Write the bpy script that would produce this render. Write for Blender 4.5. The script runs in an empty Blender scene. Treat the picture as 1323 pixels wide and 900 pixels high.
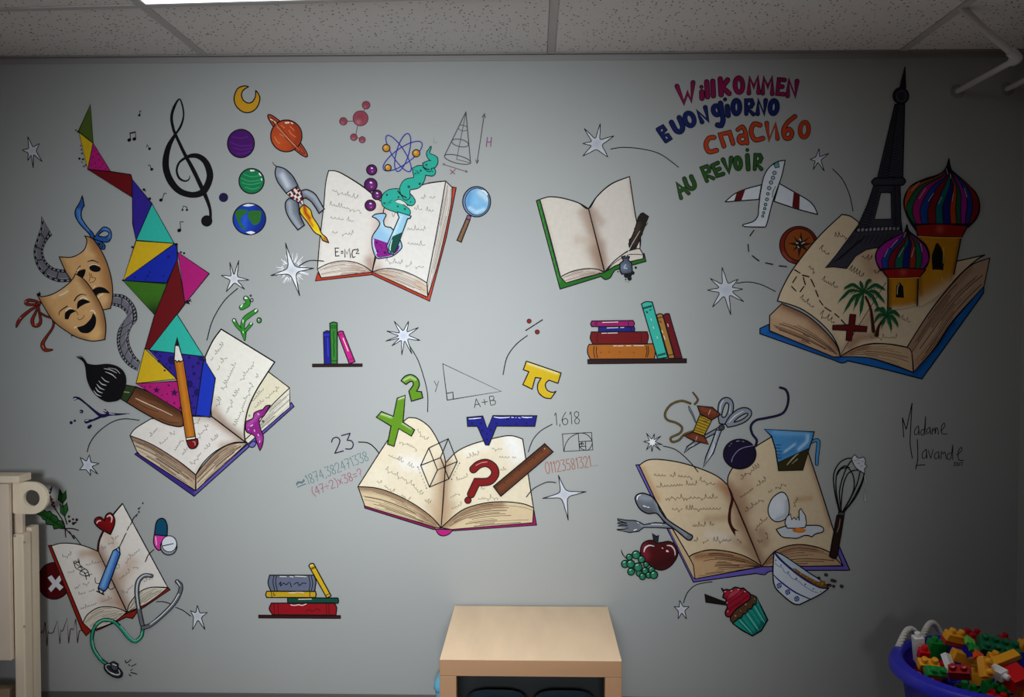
import bpy, bmesh, math, random
import numpy as np
from mathutils import Vector, Matrix
from mathutils.geometry import delaunay_2d_cdt

# ---------------------------------------------------------------- camera, world, lights, exposure
SC = bpy.context.scene
COL = SC.collection
FPX, CX, CY = 1200.0, 661.5, 450.0
CAM_D, CAM_H = 3.31, 1.47
YAW, PITCH = math.radians(1.36), math.radians(-1.67)
fw = Vector((-math.sin(YAW) * math.cos(PITCH), math.cos(YAW) * math.cos(PITCH), math.sin(PITCH)))
rt = fw.cross(Vector((0, 0, 1))).normalized()
up = rt.cross(fw)
cpos = Vector((0, -CAM_D, CAM_H))
cam = bpy.data.cameras.new('camera')
cam.sensor_width = 36.0
cam.lens = FPX / 1323.0 * 36.0
camo = bpy.data.objects.new('camera', cam)
COL.objects.link(camo)
camo.matrix_world = Matrix(((rt.x, up.x, -fw.x, cpos.x), (rt.y, up.y, -fw.y, cpos.y), (rt.z, up.z, -fw.z, cpos.z), (0, 0, 0, 1)))
SC.camera = camo

world = bpy.data.worlds.new('world')
SC.world = world
world.use_nodes = True
world.node_tree.nodes['Background'].inputs[0].default_value = (0.62, 0.72, 0.85, 1)
world.node_tree.nodes['Background'].inputs[1].default_value = 0.0
SC.view_settings.view_transform = 'Standard'
SC.view_settings.look = 'None'
SC.view_settings.gamma = 1.0
SC.view_settings.use_curve_mapping = False
SC.view_settings.exposure = 0.0
SC.cycles.max_bounces = 6


def area(name, loc, target, sx, sy, power, colr, spread=180):
    l = bpy.data.lights.new(name, 'AREA')
    l.shape = 'RECTANGLE'
    l.size, l.size_y = sx, sy
    l.energy = power
    l.color = colr
    l.spread = math.radians(spread)
    o = bpy.data.objects.new(name, l)
    o.location = loc
    o.rotation_euler = (Vector(target) - Vector(loc)).to_track_quat('-Z', 'Y').to_euler()
    COL.objects.link(o)
    return o


# added narrow lamp behind the camera for the bright middle of the wall
area('added_wall_spot', (-0.15, -5.92, 1.75), (-0.51, 0, 1.20), 1.1, 0.9, 13.3, (0.90, 0.97, 1.0), 32.6)
# the louvred fluorescent panel near the mural wall throws its light downwards
area('ceiling_panel_lamp', (-0.556, -0.850, 2.404), (-0.556, -0.850, 0), 1.15, 0.53, 4.0, (1.0, 0.98, 0.95), 75)
area('ceiling_panel_lamp', (0.672, -1.435, 2.404), (0.672, -1.435, 0), 1.15, 0.55, 3.6, (1.0, 0.98, 0.95), 80)  # second lamp, added out of view to brighten the tub of bricks

CEIL = 2.41
RX, LX, BY = 1.712, -3.2, -6.0     # right wall, left wall, rear wall
TBX = [-2.392, -1.172, 0.059, 1.285]  # ceiling bar lines


# ---------------------------------------------------------------- pixel helpers
def ray(px, py):
    return fw + rt * ((px - CX) / FPX) - up * ((py - CY) / FPX)


def aty(px, py, y):
    d = ray(px, py)
    return cpos + d * ((y + CAM_D) / d.y)


def atz(px, py, z):
    d = ray(px, py)
    return cpos + d * ((z - CAM_H) / d.z)


# ---------------------------------------------------------------- materials
def lin(c):
    return c / 12.92 if c <= 0.04045 else ((c + 0.055) / 1.055) ** 2.4


def hexc(h):
    return tuple(lin(int(h[i:i + 2], 16) / 255.0) for i in (0, 2, 4))


MATS = {}


def mat(name, h, rough=0.5, spec=0.5, noise=None, bump=None, coat=0.0):
    if name in MATS:
        return MATS[name]
    m = bpy.data.materials.new(name)
    m.use_nodes = True
    nt = m.node_tree
    b = nt.nodes['Principled BSDF']
    c = hexc(h)
    b.inputs['Base Color'].default_value = (*c, 1)
    b.inputs['Roughness'].default_value = rough
    b.inputs['Specular IOR Level'].default_value = spec
    b.inputs['Coat Weight'].default_value = coat
    tc = nt.nodes.new('ShaderNodeTexCoord')
    if noise:
        sc_, amt = noise
        mp = nt.nodes.new('ShaderNodeMapping')
        if isinstance(sc_, tuple):
            mp.inputs['Scale'].default_value = sc_
        else:
            mp.inputs['Scale'].default_value = (sc_, sc_, sc_)
        n = nt.nodes.new('ShaderNodeTexNoise')
        n.inputs['Scale'].default_value = 1.0
        n.inputs['Detail'].default_value = 4
        r = nt.nodes.new('ShaderNodeMix')
        r.data_type = 'RGBA'
        r.inputs[6].default_value = (*[v * (1 - amt) for v in c], 1)
        r.inputs[7].default_value = (*[min(1, v * (1 + amt)) for v in c], 1)
        nt.links.new(tc.outputs['Object'], mp.inputs[0])
        nt.links.new(mp.outputs[0], n.inputs['Vector'])
        nt.links.new(n.outputs['Fac'], r.inputs[0])
        nt.links.new(r.outputs[2], b.inputs['Base Color'])
    if bump:
        sc_, st = bump
        n = nt.nodes.new('ShaderNodeTexNoise')
        n.inputs['Scale'].default_value = sc_
        bp = nt.nodes.new('ShaderNodeBump')
        bp.inputs['Strength'].default_value = st
        bp.inputs['Distance'].default_value = 0.002
        nt.links.new(tc.outputs['Object'], n.inputs['Vector'])
        nt.links.new(n.outputs['Fac'], bp.inputs['Height'])
        nt.links.new(bp.outputs[0], b.inputs['Normal'])
    MATS[name] = m
    return m


def emis(name, colr, strength):
    m = bpy.data.materials.new(name)
    m.use_nodes = True
    b = m.node_tree.nodes['Principled BSDF']
    b.inputs['Base Color'].default_value = (.8, .8, .8, 1)
    b.inputs['Emission Color'].default_value = (*colr, 1)
    b.inputs['Emission Strength'].default_value = strength
    return m


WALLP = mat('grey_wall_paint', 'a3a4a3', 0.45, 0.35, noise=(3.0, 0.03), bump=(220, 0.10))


def paint_mat():
    m = bpy.data.materials.new('mural_paint')
    m.use_nodes = True
    nt = m.node_tree
    b = nt.nodes['Principled BSDF']
    a = nt.nodes.new('ShaderNodeAttribute')
    a.attribute_name = 'paint'
    n = nt.nodes.new('ShaderNodeTexNoise')
    n.inputs['Scale'].default_value = 60
    n.inputs['Detail'].default_value = 3
    mp = nt.nodes.new('ShaderNodeMapRange')
    mp.inputs['To Min'].default_value = 0.90
    mp.inputs['To Max'].default_value = 1.08
    mx = nt.nodes.new('ShaderNodeVectorMath')
    mx.operation = 'SCALE'
    tc = nt.nodes.new('ShaderNodeTexCoord')
    nt.links.new(tc.outputs['Object'], n.inputs['Vector'])
    nt.links.new(n.outputs['Fac'], mp.inputs['Value'])
    nt.links.new(a.outputs['Color'], mx.inputs[0])
    nt.links.new(mp.outputs[0], mx.inputs['Scale'])
    nt.links.new(mx.outputs[0], b.inputs['Base Color'])
    b.inputs['Roughness'].default_value = 0.55
    b.inputs['Specular IOR Level'].default_value = 0.10
    return m


PAINT = paint_mat()
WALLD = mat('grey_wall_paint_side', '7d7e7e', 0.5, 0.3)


# ---------------------------------------------------------------- object helpers
def obj(name, me, m=None, parent=None, loc=(0, 0, 0), smooth=False):
    if isinstance(me, bmesh.types.BMesh):
        bm = me
        bmesh.ops.recalc_face_normals(bm, faces=bm.faces)
        me = bpy.data.meshes.new(name)
        bm.to_mesh(me)
        bm.free()
    if smooth:
        me.shade_smooth()
        try:
            me.set_sharp_from_angle(angle=math.radians(38))
        except Exception:
            pass
    if m is not None and not me.materials:
        me.materials.append(m)
    o = bpy.data.objects.new(name, me)
    COL.objects.link(o)
    o.location = loc
    if parent is not None:
        o.parent = parent
    return o


def tag(o, label=None, cat=None, group=None, kind=None):
    if label:
        o['label'] = label
    if cat:
        o['category'] = cat
    if group:
        o['group'] = group
    if kind:
        o['kind'] = kind
    return o


def empty(name, loc, label=None, cat=None, group=None, kind=None):
    o = bpy.data.objects.new(name, None)
    o.empty_display_size = 0.05
    COL.objects.link(o)
    o.location = loc
    return tag(o, label, cat, group, kind)


def box(bm, x0, x1, y0, y1, z0, z1, bev=0.0, seg=2):
    r = bmesh.ops.create_cube(bm, size=1.0)
    vs = r['verts']
    for v in vs:
        v.co = Vector(((x0 + x1) / 2 + v.co.x * (x1 - x0), (y0 + y1) / 2 + v.co.y * (y1 - y0), (z0 + z1) / 2 + v.co.z * (z1 - z0)))
    if bev:
        es = list({e for v in vs for e in v.link_edges})
        bmesh.ops.bevel(bm, geom=es, offset=bev, segments=seg, affect='EDGES', profile=0.5)
    return bm


def bxm(*a, **k):
    return box(bmesh.new(), *a, **k)


def tube(bm, pts, r, n=14, cap=True):
    pts = [Vector(p) for p in pts]
    rings = []
    rr = r if isinstance(r, (list, tuple)) else [r] * len(pts)
    prev = None
    for i, p in enumerate(pts):
        t = (pts[min(i + 1, len(pts) - 1)] - pts[max(i - 1, 0)]).normalized()
        if prev is None:
            a = t.orthogonal().normalized()
        else:
            a = (prev - t * prev.dot(t)).normalized()
        prev = a
        b = t.cross(a)
        rings.append([bm.verts.new(p + (a * math.cos(2 * math.pi * k / n) + b * math.sin(2 * math.pi * k / n)) * rr[i]) for k in range(n)])
    for i in range(len(rings) - 1):
        for k in range(n):
            bm.faces.new((rings[i][k], rings[i][(k + 1) % n], rings[i + 1][(k + 1) % n], rings[i + 1][k]))
    if cap:
        bm.faces.new(rings[0])
        bm.faces.new(list(reversed(rings[-1])))
    return bm


def lathe(bm, prof, n=48, c=(0, 0, 0), close=False):
    rings = []
    for (r, z) in prof:
        rings.append([bm.verts.new((c[0] + r * math.cos(2 * math.pi * k / n), c[1] + r * math.sin(2 * math.pi * k / n), c[2] + z)) for k in range(n)])
    m = len(rings)
    for i in range(m if close else m - 1):
        a, b = rings[i], rings[(i + 1) % m]
        for k in range(n):
            bm.faces.new((a[k], a[(k + 1) % n], b[(k + 1) % n], b[k]))
    return rings

# ---------------------------------------------------------------- the room shell
def struct(name, me, m, parent=None, **k):
    o = obj(name, me, m, parent, **k)
    if parent is None:
        o['kind'] = 'structure'
    return o


CARPET = mat('pale_floor', '98928a', 0.6, 0.3, noise=(40, 0.08))
struct('floor', bxm(LX - .1, RX + .1, BY - .1, 0.1, -0.10, 0.0), CARPET)
struct('wall_back', bxm(LX - .1, RX + .1, 0.0, 0.12, 0.0, CEIL + .1), WALLP)
struct('wall_right', bxm(RX, RX + .12, BY, 0.0, 0.0, CEIL + .1), WALLP)
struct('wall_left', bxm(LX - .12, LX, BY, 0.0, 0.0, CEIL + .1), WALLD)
# rear wall behind the camera, with a made-up window opening around the added lamp
_w = bmesh.new()
for a in ((LX, -.75, 0, CEIL + .1), (.45, RX, 0, CEIL + .1), (-.75, .45, 0, 1.25), (-.75, .45, 2.25, CEIL + .1)):
    box(_w, a[0], a[1], BY - .12, BY, a[2], a[3])
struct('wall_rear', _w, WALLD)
_win = empty('added_window_1', (-0.15, BY - .06, 1.25), kind='structure')
_w = bmesh.new()
for a in ((-.6, -.55, 0, 1.0), (.55, .6, 0, 1.0), (-.55, .55, 0, .05), (-.55, .55, .95, 1.0)):
    box(_w, a[0], a[1], -.03, .03, a[2], a[3])
obj('added_window_frame', _w, mat('white_frame', 'd8d8d6', .4), _win)
BASE = mat('grey_vinyl_base', '5c5a5a', 0.5, 0.4)
struct('baseboard_back', bxm(LX, RX, -0.006, 0.0, 0.0, 0.123, bev=0.002), BASE)
struct('baseboard_right', bxm(RX - .006, RX, BY, -0.006, 0.0, 0.123, bev=0.002), BASE)

# suspended ceiling: slab above, bars and separate tiles below
TILE = bpy.data.materials.new('fissured_ceiling_tile')
TILE.use_nodes = True
_nt = TILE.node_tree
_b = _nt.nodes['Principled BSDF']
_tc = _nt.nodes.new('ShaderNodeTexCoord')
_mp = _nt.nodes.new('ShaderNodeMapping')
_mp.inputs['Scale'].default_value = (70, 45, 45)
_mp.inputs['Rotation'].default_value = (0, 0, 0.5)
_v = _nt.nodes.new('ShaderNodeTexVoronoi')
_v.inputs['Scale'].default_value = 1.0
_r = _nt.nodes.new('ShaderNodeValToRGB')
_r.color_ramp.elements[0].position = 0.15
_r.color_ramp.elements[0].color = (*hexc('5a5250'), 1)
_r.color_ramp.elements[1].position = 0.23
_r.color_ramp.elements[1].color = (*hexc('fbf6f6'), 1)
_nt.links.new(_tc.outputs['Object'], _mp.inputs[0])
_nt.links.new(_mp.outputs[0], _v.inputs['Vector'])
_nt.links.new(_v.outputs['Distance'], _r.inputs[0])
_nt.links.new(_r.outputs[0], _b.inputs['Base Color'])
_b.inputs['Roughness'].default_value = 0.9
_b.inputs['Specular IOR Level'].default_value = 0.1
BAR = mat('ceiling_bar_metal', 'd2cccc', 0.5, 0.4)
ceil = struct('ceiling', bxm(LX, RX, BY, 0.0, CEIL + .06, CEIL + .10), mat('slab', '777777', .9))
ROWS = [0.0, -0.530, -1.140, -1.74, -2.35, -2.96, -3.57, -4.18, -4.79, -5.4, BY]
XS = [LX] + TBX + [RX]


def skew(bm, ox=0.0, oy=0.0):
    # the grid rows run slightly out of square with the mural wall
    for v in bm.verts:
        x, y = v.co.x + ox, v.co.y + oy
        v.co.y -= 0.055 * (x + 1.172) * max(0.0, min(1.0, -y / 0.5))
    return bm


LIGHT_CELLS = {(2, 1), (3, 2)}
for i in range(len(XS) - 1):
    for j in range(len(ROWS) - 1):
        if (i, j) in LIGHT_CELLS:
            continue
        x0, x1, y1, y0 = XS[i], XS[i + 1], ROWS[j], ROWS[j + 1]
        obj('ceiling_tile', skew(bxm(x0 + .013, x1 - .013, y0 + .013, y1 - .013, CEIL + .004, CEIL + .02, bev=.003, seg=1)), TILE, ceil)
for x in TBX:
    obj('ceiling_bar', bxm(x - .0125, x + .0125, BY, 0, CEIL, CEIL + .006), BAR, ceil)
for y in ROWS[1:-1]:
    for i in range(len(XS) - 1):
        obj('cross_bar', skew(bxm(XS[i] + .0125, XS[i + 1] - .0125, y - .0125, y + .0125, CEIL + .0005, CEIL + .006)), BAR, ceil)
TRIM = mat('wall_angle_trim', '9a9494', 0.5, 0.4)
struct('trim_1', bxm(LX, RX, -0.022, 0.0, CEIL - .001, CEIL + .003), TRIM)
struct('trim_2', bxm(LX, RX, -0.003, 0.0, CEIL - .020, CEIL - .001), TRIM)

# fluorescent troffer in the ceiling grid, and an added unseen one for the tub
GLOW = emis('lit_lens', (0.93, 0.97, 1.0), 1.6)
FRAME = mat('troffer_frame', 'c9c9c9', .4)
for (i, j), lb in (((2, 1), 'lit white fluorescent ceiling panel at the top left edge of the view'), ((3, 2), 'added lit ceiling panel out of view, right of and above the camera')):
    x0, x1, y1, y0 = XS[i] + .013, XS[i + 1] - .013, ROWS[j] - .013, ROWS[j + 1] + .013
    t = empty('ceiling_light', ((x0 + x1) / 2, (y0 + y1) / 2, CEIL), lb, 'ceiling light')
    cx, cy = (x0 + x1) / 2, (y0 + y1) / 2
    hx, hy = (x1 - x0) / 2, (y1 - y0) / 2
    fb = bmesh.new()
    for a in ((-hx, hx, hy - .006, hy), (-hx, hx, -hy, -hy + .006), (-hx, -hx + .006, -hy + .006, hy - .006), (hx - .006, hx, -hy + .006, hy - .006)):
        box(fb, *a, .002, .05)
    obj('frame', skew(fb, cx, cy), FRAME, t)
    obj('diffuser', skew(bxm(-hx + .006, hx - .006, -hy + .006, hy - .006, .001, .006), cx, cy), GLOW, t)

# ---------------------------------------------------------------- mural: flat paint laid on the wall
# Points are photo pixels (offset + crop pixel / 6); they are carried onto the wall plane y = 0,
# where every motif is a thin film of paint a fraction of a millimetre thick.
K = '0b090d'
LWS = 1.22          # marker pen width
PAGE = 'e8dfd8'
BRN = '7a5238'
ST = dict(ox=0.0, oy=0.0, s=6.0)
THINGS = []


def O(x, y, s=6.0):
    ST.update(ox=float(x), oy=float(y), s=float(s))


def prs(s):
    """'x,y x,y! x,y,w' -> pixel array, corner flags, widths (pixels)"""
    out, cor, wd = [], [], []
    for tk in s.split():
        c = tk.endswith('!')
        v = [float(a) for a in tk.rstrip('!').split(',')]
        out.append((ST['ox'] + v[0] / ST['s'], ST['oy'] + v[1] / ST['s']))
        cor.append(c)
        wd.append(v[2] / ST['s'] if len(v) > 2 else -1)
    return np.array(out), cor, np.array(wd)


def spline(p, cor, wd, closed):
    n = len(p)
    if n < 3:
        return p, wd
    q, w = [], []
    rng = range(n if closed else n - 1)
    for i in rng:
        i0, i1, i2, i3 = i - 1, i, i + 1, i + 2
        if closed:
            i0, i2, i3 = i0 % n, i2 % n, i3 % n
        else:
            i0, i3 = max(0, i0), min(n - 1, i3)
        p1, p2 = p[i1], p[i2]
        p0 = p1 if cor[i1] else p[i0]
        p3 = p2 if cor[i2] else p[i3]
        L_ = np.hypot(*(p2 - p1))
        m = int(min(12, max(2, L_ / 1.8)))
        for k in range(m):
            t = k / m
            q.append(0.5 * (2 * p1 + (p2 - p0) * t + (2 * p0 - 5 * p1 + 4 * p2 - p3) * t * t + (3 * p1 - p0 - 3 * p2 + p3) * t ** 3))
            w.append(wd[i1] + (wd[i2] - wd[i1]) * t)
    if not closed:
        q.append(p[-1])
        w.append(wd[-1])
    return np.array(q), np.array(w)


def T(name, label, cat, group=None, z=0):
    THINGS.append(dict(name=name, label=label, cat=cat, group=group, z=z, parts=[], n=0))


def P(name, label=None):
    THINGS[-1]['parts'].append(dict(name=name, label=label, prims=[], sub=False))


def SP(name, label=None):
    THINGS[-1]['parts'].append(dict(name=name, label=label, prims=[], sub=True))


def add(v, f, c, ramp=False):
    th = THINGS[-1]
    if not th['parts']:
        P(th['name'])
    th['n'] += 1
    off = np.full(len(v), th['z'] * 0.0013 + 0.0003 + th['n'] * 0.00002)
    if ramp:        # a brush stroke that crosses itself lies on top of its own start
        off += np.linspace(0, 0.000018, len(v))
    th['parts'][-1]['prims'].append((np.asarray(v, float), f, c, off))


def seg_dist(pts, poly):
    d = np.full(len(pts), 1e9)
    for a, b in zip(poly[:-1], poly[1:]):
        ab = b - a
        t = np.clip(((pts - a) @ ab) / max(1e-9, ab @ ab), 0, 1)
        d = np.minimum(d, np.hypot(*(pts - a - t[:, None] * ab).T))
    return d


def inside(pts, loops):
    r = np.zeros(len(pts), bool)
    for lp in loops:
        a = lp
        b = np.roll(lp, -1, 0)
        for (x0, y0), (x1, y1) in zip(a, b):
            if y0 == y1:
                continue
            c = ((y0 > pts[:, 1]) != (y1 > pts[:, 1])) & (pts[:, 0] < (x1 - x0) * (pts[:, 1] - y0) / (y1 - y0) + x0)
            r ^= c
    return r


def shape(s, sm):
    loops = []
    for part in s.split('|'):
        p, c, w = prs(part)
        if sm:
            p, _ = spline(p, c, w, True)
        loops.append(p)
    return loops


def fill_loops(loops, col, sh=(), step=2.4):
    base = np.array(hexc(col))
    if sh:
        nl = []
        for lp in loops:
            o = []
            for a, b in zip(lp, np.roll(lp, -1, 0)):
                m = max(1, int(np.hypot(*(b - a)) / step))
                o += [a + (b - a) * k / m for k in range(m)]
            nl.append(np.array(o))
        loops = nl
    vs, es = [], []
    for lp in loops:
        n0 = len(vs)
        vs += [tuple(p) for p in lp]
        es += [(n0 + k, n0 + (k + 1) % len(lp)) for k in range(len(lp))]
    if sh:
        mn, mx = np.min(vs, 0), np.max(vs, 0)
        gx, gy = np.meshgrid(np.arange(mn[0] + step / 2, mx[0], step), np.arange(mn[1] + step / 2, mx[1], step))
        g = np.stack([gx.ravel(), gy.ravel()], 1)
        if len(g):
            g = g[inside(g, loops)]
            vs += [tuple(p) for p in g]
    r = delaunay_2d_cdt([Vector(v) for v in vs], es, [], 0, 1e-5)
    v = np.array([(a.x, a.y) for a in r[0]])
    f = np.array([t for t in r[2]], int).reshape(-1, 3)
    cen = v[f].mean(1)
    f = f[inside(cen, loops)]
    c = np.tile(base, (len(v), 1))
    for (ps_, rad, cc, a) in sh:
        p, _, _ = prs(ps_)
        if len(p) == 1:
            p = np.vstack([p, p + 1e-3])
        d = seg_dist(v, p)
        wgt = a * np.exp(-(d / (rad / ST['s'])) ** 2)
        c = c + (np.array(hexc(cc)) - c) * wgt[:, None]
    add(v, f.tolist(), c)


def F(s, col, sm=0, sh=(), step=2.4):
    fill_loops(shape(s, sm), col, sh, step)


def ribbon(p, w, closed):
    """polyline -> quad strip of width w (array, pixels) with small round caps"""
    n = len(p)
    if n < 2:
        return None
    if closed:
        d0 = p - np.roll(p, 1, 0)
        d1 = np.roll(p, -1, 0) - p
    else:
        d1 = np.vstack([p[1:] - p[:-1], p[-1:] - p[-2:-1]])
        d0 = np.vstack([p[1:2] - p[0:1], p[1:] - p[:-1]])
    u0 = d0 / np.maximum(1e-9, np.hypot(*d0.T))[:, None]
    u1 = d1 / np.maximum(1e-9, np.hypot(*d1.T))[:, None]
    n0 = np.stack([-u0[:, 1], u0[:, 0]], 1)
    n1 = np.stack([-u1[:, 1], u1[:, 0]], 1)
    m = n0 + n1
    ln = np.hypot(*m.T)
    m = np.where(ln[:, None] > 0.3, m / np.maximum(ln, .3)[:, None], n1)
    k = 1 / np.maximum(0.78, np.abs((m * n1).sum(1)))
    off = m * (w * 0.5 * k)[:, None]
    v = np.empty((2 * n, 2))
    v[0::2] = p + off
    v[1::2] = p - off
    f = [(2 * i, 2 * i + 1, 2 * i + 3, 2 * i + 2) for i in range(n - 1)]
    if closed:
        f.append((2 * n - 2, 2 * n - 1, 1, 0))
    vl = [v]
    cnt = 2 * n
    if not closed:
        for i_, sg in ((0, -1), (n - 1, 1)):
            r = w[i_] / 2
            if r > 0.35:
                c = p[i_]
                d = u1[0] * sg if i_ == 0 else u0[-1] * sg
                nn = (v[2 * i_] - c) / r
                a = np.linspace(0, np.pi, 8)[1:-1]
                vl.append(c + r * (np.cos(a)[:, None] * nn + np.sin(a)[:, None] * d))
                f.append((2 * i_,) + tuple(range(cnt, cnt + 6)) + (2 * i_ + 1,))
                cnt += 6
    return np.vstack(vl), f


def lines(polys, col):
    vs, fs, n = [], [], 0
    for p, w, cl in polys:
        r = ribbon(p, w, cl)
        if r is None:
            continue
        vs.append(r[0])
        fs += [tuple(i + n for i in f) for f in r[1]]
        n += len(r[0])
    if vs:
        v = np.vstack(vs)
        add(v, fs, np.tile(np.array(hexc(col)), (len(v), 1)), True)


def L(s, w=1.1, col=K, sm=1, cl=0):
    """stroke(s) along points; '|' separates strokes; per-point widths in crop pixels override w"""
    ps_ = []
    for part in s.split('|'):
        p, c, wd = prs(part)
        wd = np.where(wd < 0, w * (LWS if w < 1.5 else 1), wd)
        if sm:
            p, wd = spline(p, c, wd, cl)
        ps_.append((p, wd, cl))
    lines(ps_, col)


def LO(s, w, col, sm=1, cl=0, o=1.6, oc=K):
    """coloured band with a dark outline: w in pixels (or per-point widths)"""
    a, b = [], []
    for part in s.split('|'):
        p, c, wd = prs(part)
        wd = np.where(wd < 0, w, wd)
        if sm:
            p, wd = spline(p, c, wd, cl)
        a.append((p, wd + o * 1.35, cl))
        b.append((p, wd, cl))
    lines(a, oc)
    lines(b, col)


def B(s, col, sm=0, w=1.1, sh=(), oc=K, step=2.4):
    lp = shape(s, sm)
    fill_loops(lp, col, sh, step)
    lines([(p, np.full(len(p), w * LWS), 1) for p in lp], oc)


def ell(cx, cy, rx, ry=None, rot=0.0, n=None):
    ry = rx if ry is None else ry
    n = n or int(max(10, min(56, (rx + ry) / ST['s'] * 2.2)))
    a = np.arange(n) / n * 2 * np.pi
    c, s = math.cos(math.radians(rot)), math.sin(math.radians(rot))
    x, y = rx * np.cos(a), ry * np.sin(a)
    return np.stack([ST['ox'] + (cx + x * c - y * s) / ST['s'], ST['oy'] + (cy + x * s + y * c) / ST['s']], 1)


def C(cx, cy, rx, col, ry=None, rot=0.0, w=1.1, sh=(), oc=K, step=2.4):
    lp = ell(cx, cy, rx, ry, rot)
    fill_loops([lp], col, sh, step)
    if w:
        lines([(lp, np.full(len(lp), w * LWS), 1)], oc)


def CL(cx, cy, rx, col=K, ry=None, rot=0.0, w=1.0):
    lp = ell(cx, cy, rx, ry, rot)
    lines([(lp, np.full(len(lp), w * LWS), 1)], col)


def dots(s, col):
    for tk in s.split():
        x, y, r = [float(a) for a in tk.split(',')]
        fill_loops([ell(x, y, r, n=10)], col)


def hand(s, h0=26, col='7c726a', w=.55, seed=1):
    """rows of illegible cursive: 'x0,y0 x1,y1 | ...' baselines in crop pixels"""
    if THINGS[-1]["parts"] and not THINGS[-1]["parts"][-1]["sub"]:
        SP("handwriting")
    rg = random.Random(seed)
    ps_ = []
    for part in s.split('|'):
        v = [[float(a) for a in t.split(',')] for t in part.split()]
        for (a, b) in zip(v[:-1], v[1:]):
            a, b = np.array(a), np.array(b)
            d = b - a
            ln = np.hypot(*d)
            d = d / ln
            nn = np.array([d[1], -d[0]])
            t, cur = 0.0, []
            h = h0 * 1.3
            while t < ln:
                up_ = rg.choice([.25, .35, .4, .9, .35, 1.0, -.5]) * h
                cur += [a + d * t, a + d * (t + h * .16) + nn * up_, a + d * (t + h * .30) + nn * up_ * .25]
                t += h * rg.uniform(.45, .8)
                if rg.random() < .13 and len(cur) > 4:
                    ps_.append(np.array(cur))
                    cur = []
                    t += h * rg.uniform(.3, .9)
            if len(cur) > 3:
                ps_.append(np.array(cur))
    out = []
    for p in ps_:
        p = np.stack([ST['ox'] + p[:, 0] / ST['s'], ST['oy'] + p[:, 1] / ST['s']], 1)
        q, wd = spline(p, [False] * len(p), np.full(len(p), w), False)
        out.append((q, wd, 0))
    lines(out, col)


def leaves(A, Bs, n, col='6b4a36', w=.5, seed=3):
    """thin page-edge lines between two rails"""
    rg = random.Random(seed)
    pa, ca, wa = prs(A)
    pb, cb, wb = prs(Bs)
    pa, _ = spline(pa, ca, wa, False)
    pb, _ = spline(pb, cb, wb, False)

    def at(p, t):
        x = np.linspace(0, 1, len(p))
        return np.array([np.interp(t, x, p[:, 0]), np.interp(t, x, p[:, 1])])
    out = []
    for k in range(n):
        u = (k + .5 + rg.uniform(-.3, .3)) / n
        t0 = rg.uniform(0, .45)
        t1 = rg.uniform(.5, 1)
        ts = np.linspace(t0, t1, 9)
        q = np.array([at(pa, t) * (1 - u) + at(pb, t) * u for t in ts])
        out.append((q, np.full(9, w * rg.uniform(.5, 1.3)), 0))
    lines(out, col)


def star(cx, cy, tips, rin, col='d4d6de', w=.9, sh=True):
    tp = [tuple(float(a) for a in t.split(',')) for t in tips.split()]
    tp.sort(key=lambda t: math.atan2(t[1] - cy, t[0] - cx))
    s = []
    pull = .66 if len(tp) == 4 else .93
    for a, b in zip(tp, tp[1:] + tp[:1]):
        a0 = math.atan2(a[1] - cy, a[0] - cx)
        a1 = math.atan2(b[1] - cy, b[0] - cx)
        if a1 <= a0:
            a1 += 2 * math.pi
        m = (a0 + a1) / 2
        q = (cx + math.cos(m) * rin, cy + math.sin(m) * rin)
        # half-way points, pulled towards the arm's own axis
        def mid(t):
            f_ = .5
            x, y = t[0] + (q[0] - t[0]) * f_, t[1] + (q[1] - t[1]) * f_
            ax, ay = t[0] - cx, t[1] - cy
            k_ = ((x - cx) * ax + (y - cy) * ay) / (ax * ax + ay * ay)
            px_, py_ = cx + ax * k_, cy + ay * k_
            return px_ + (x - px_) * pull, py_ + (y - py_) * pull
        s += ['%g,%g!' % a, '%g,%g' % mid(a), '%g,%g' % q, '%g,%g' % mid(b)]
    B(' '.join(s), col, 1, w, [('%g,%g' % (cx, cy), rin * .9, 'aeb4c4', .6)] if sh else ())


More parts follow.
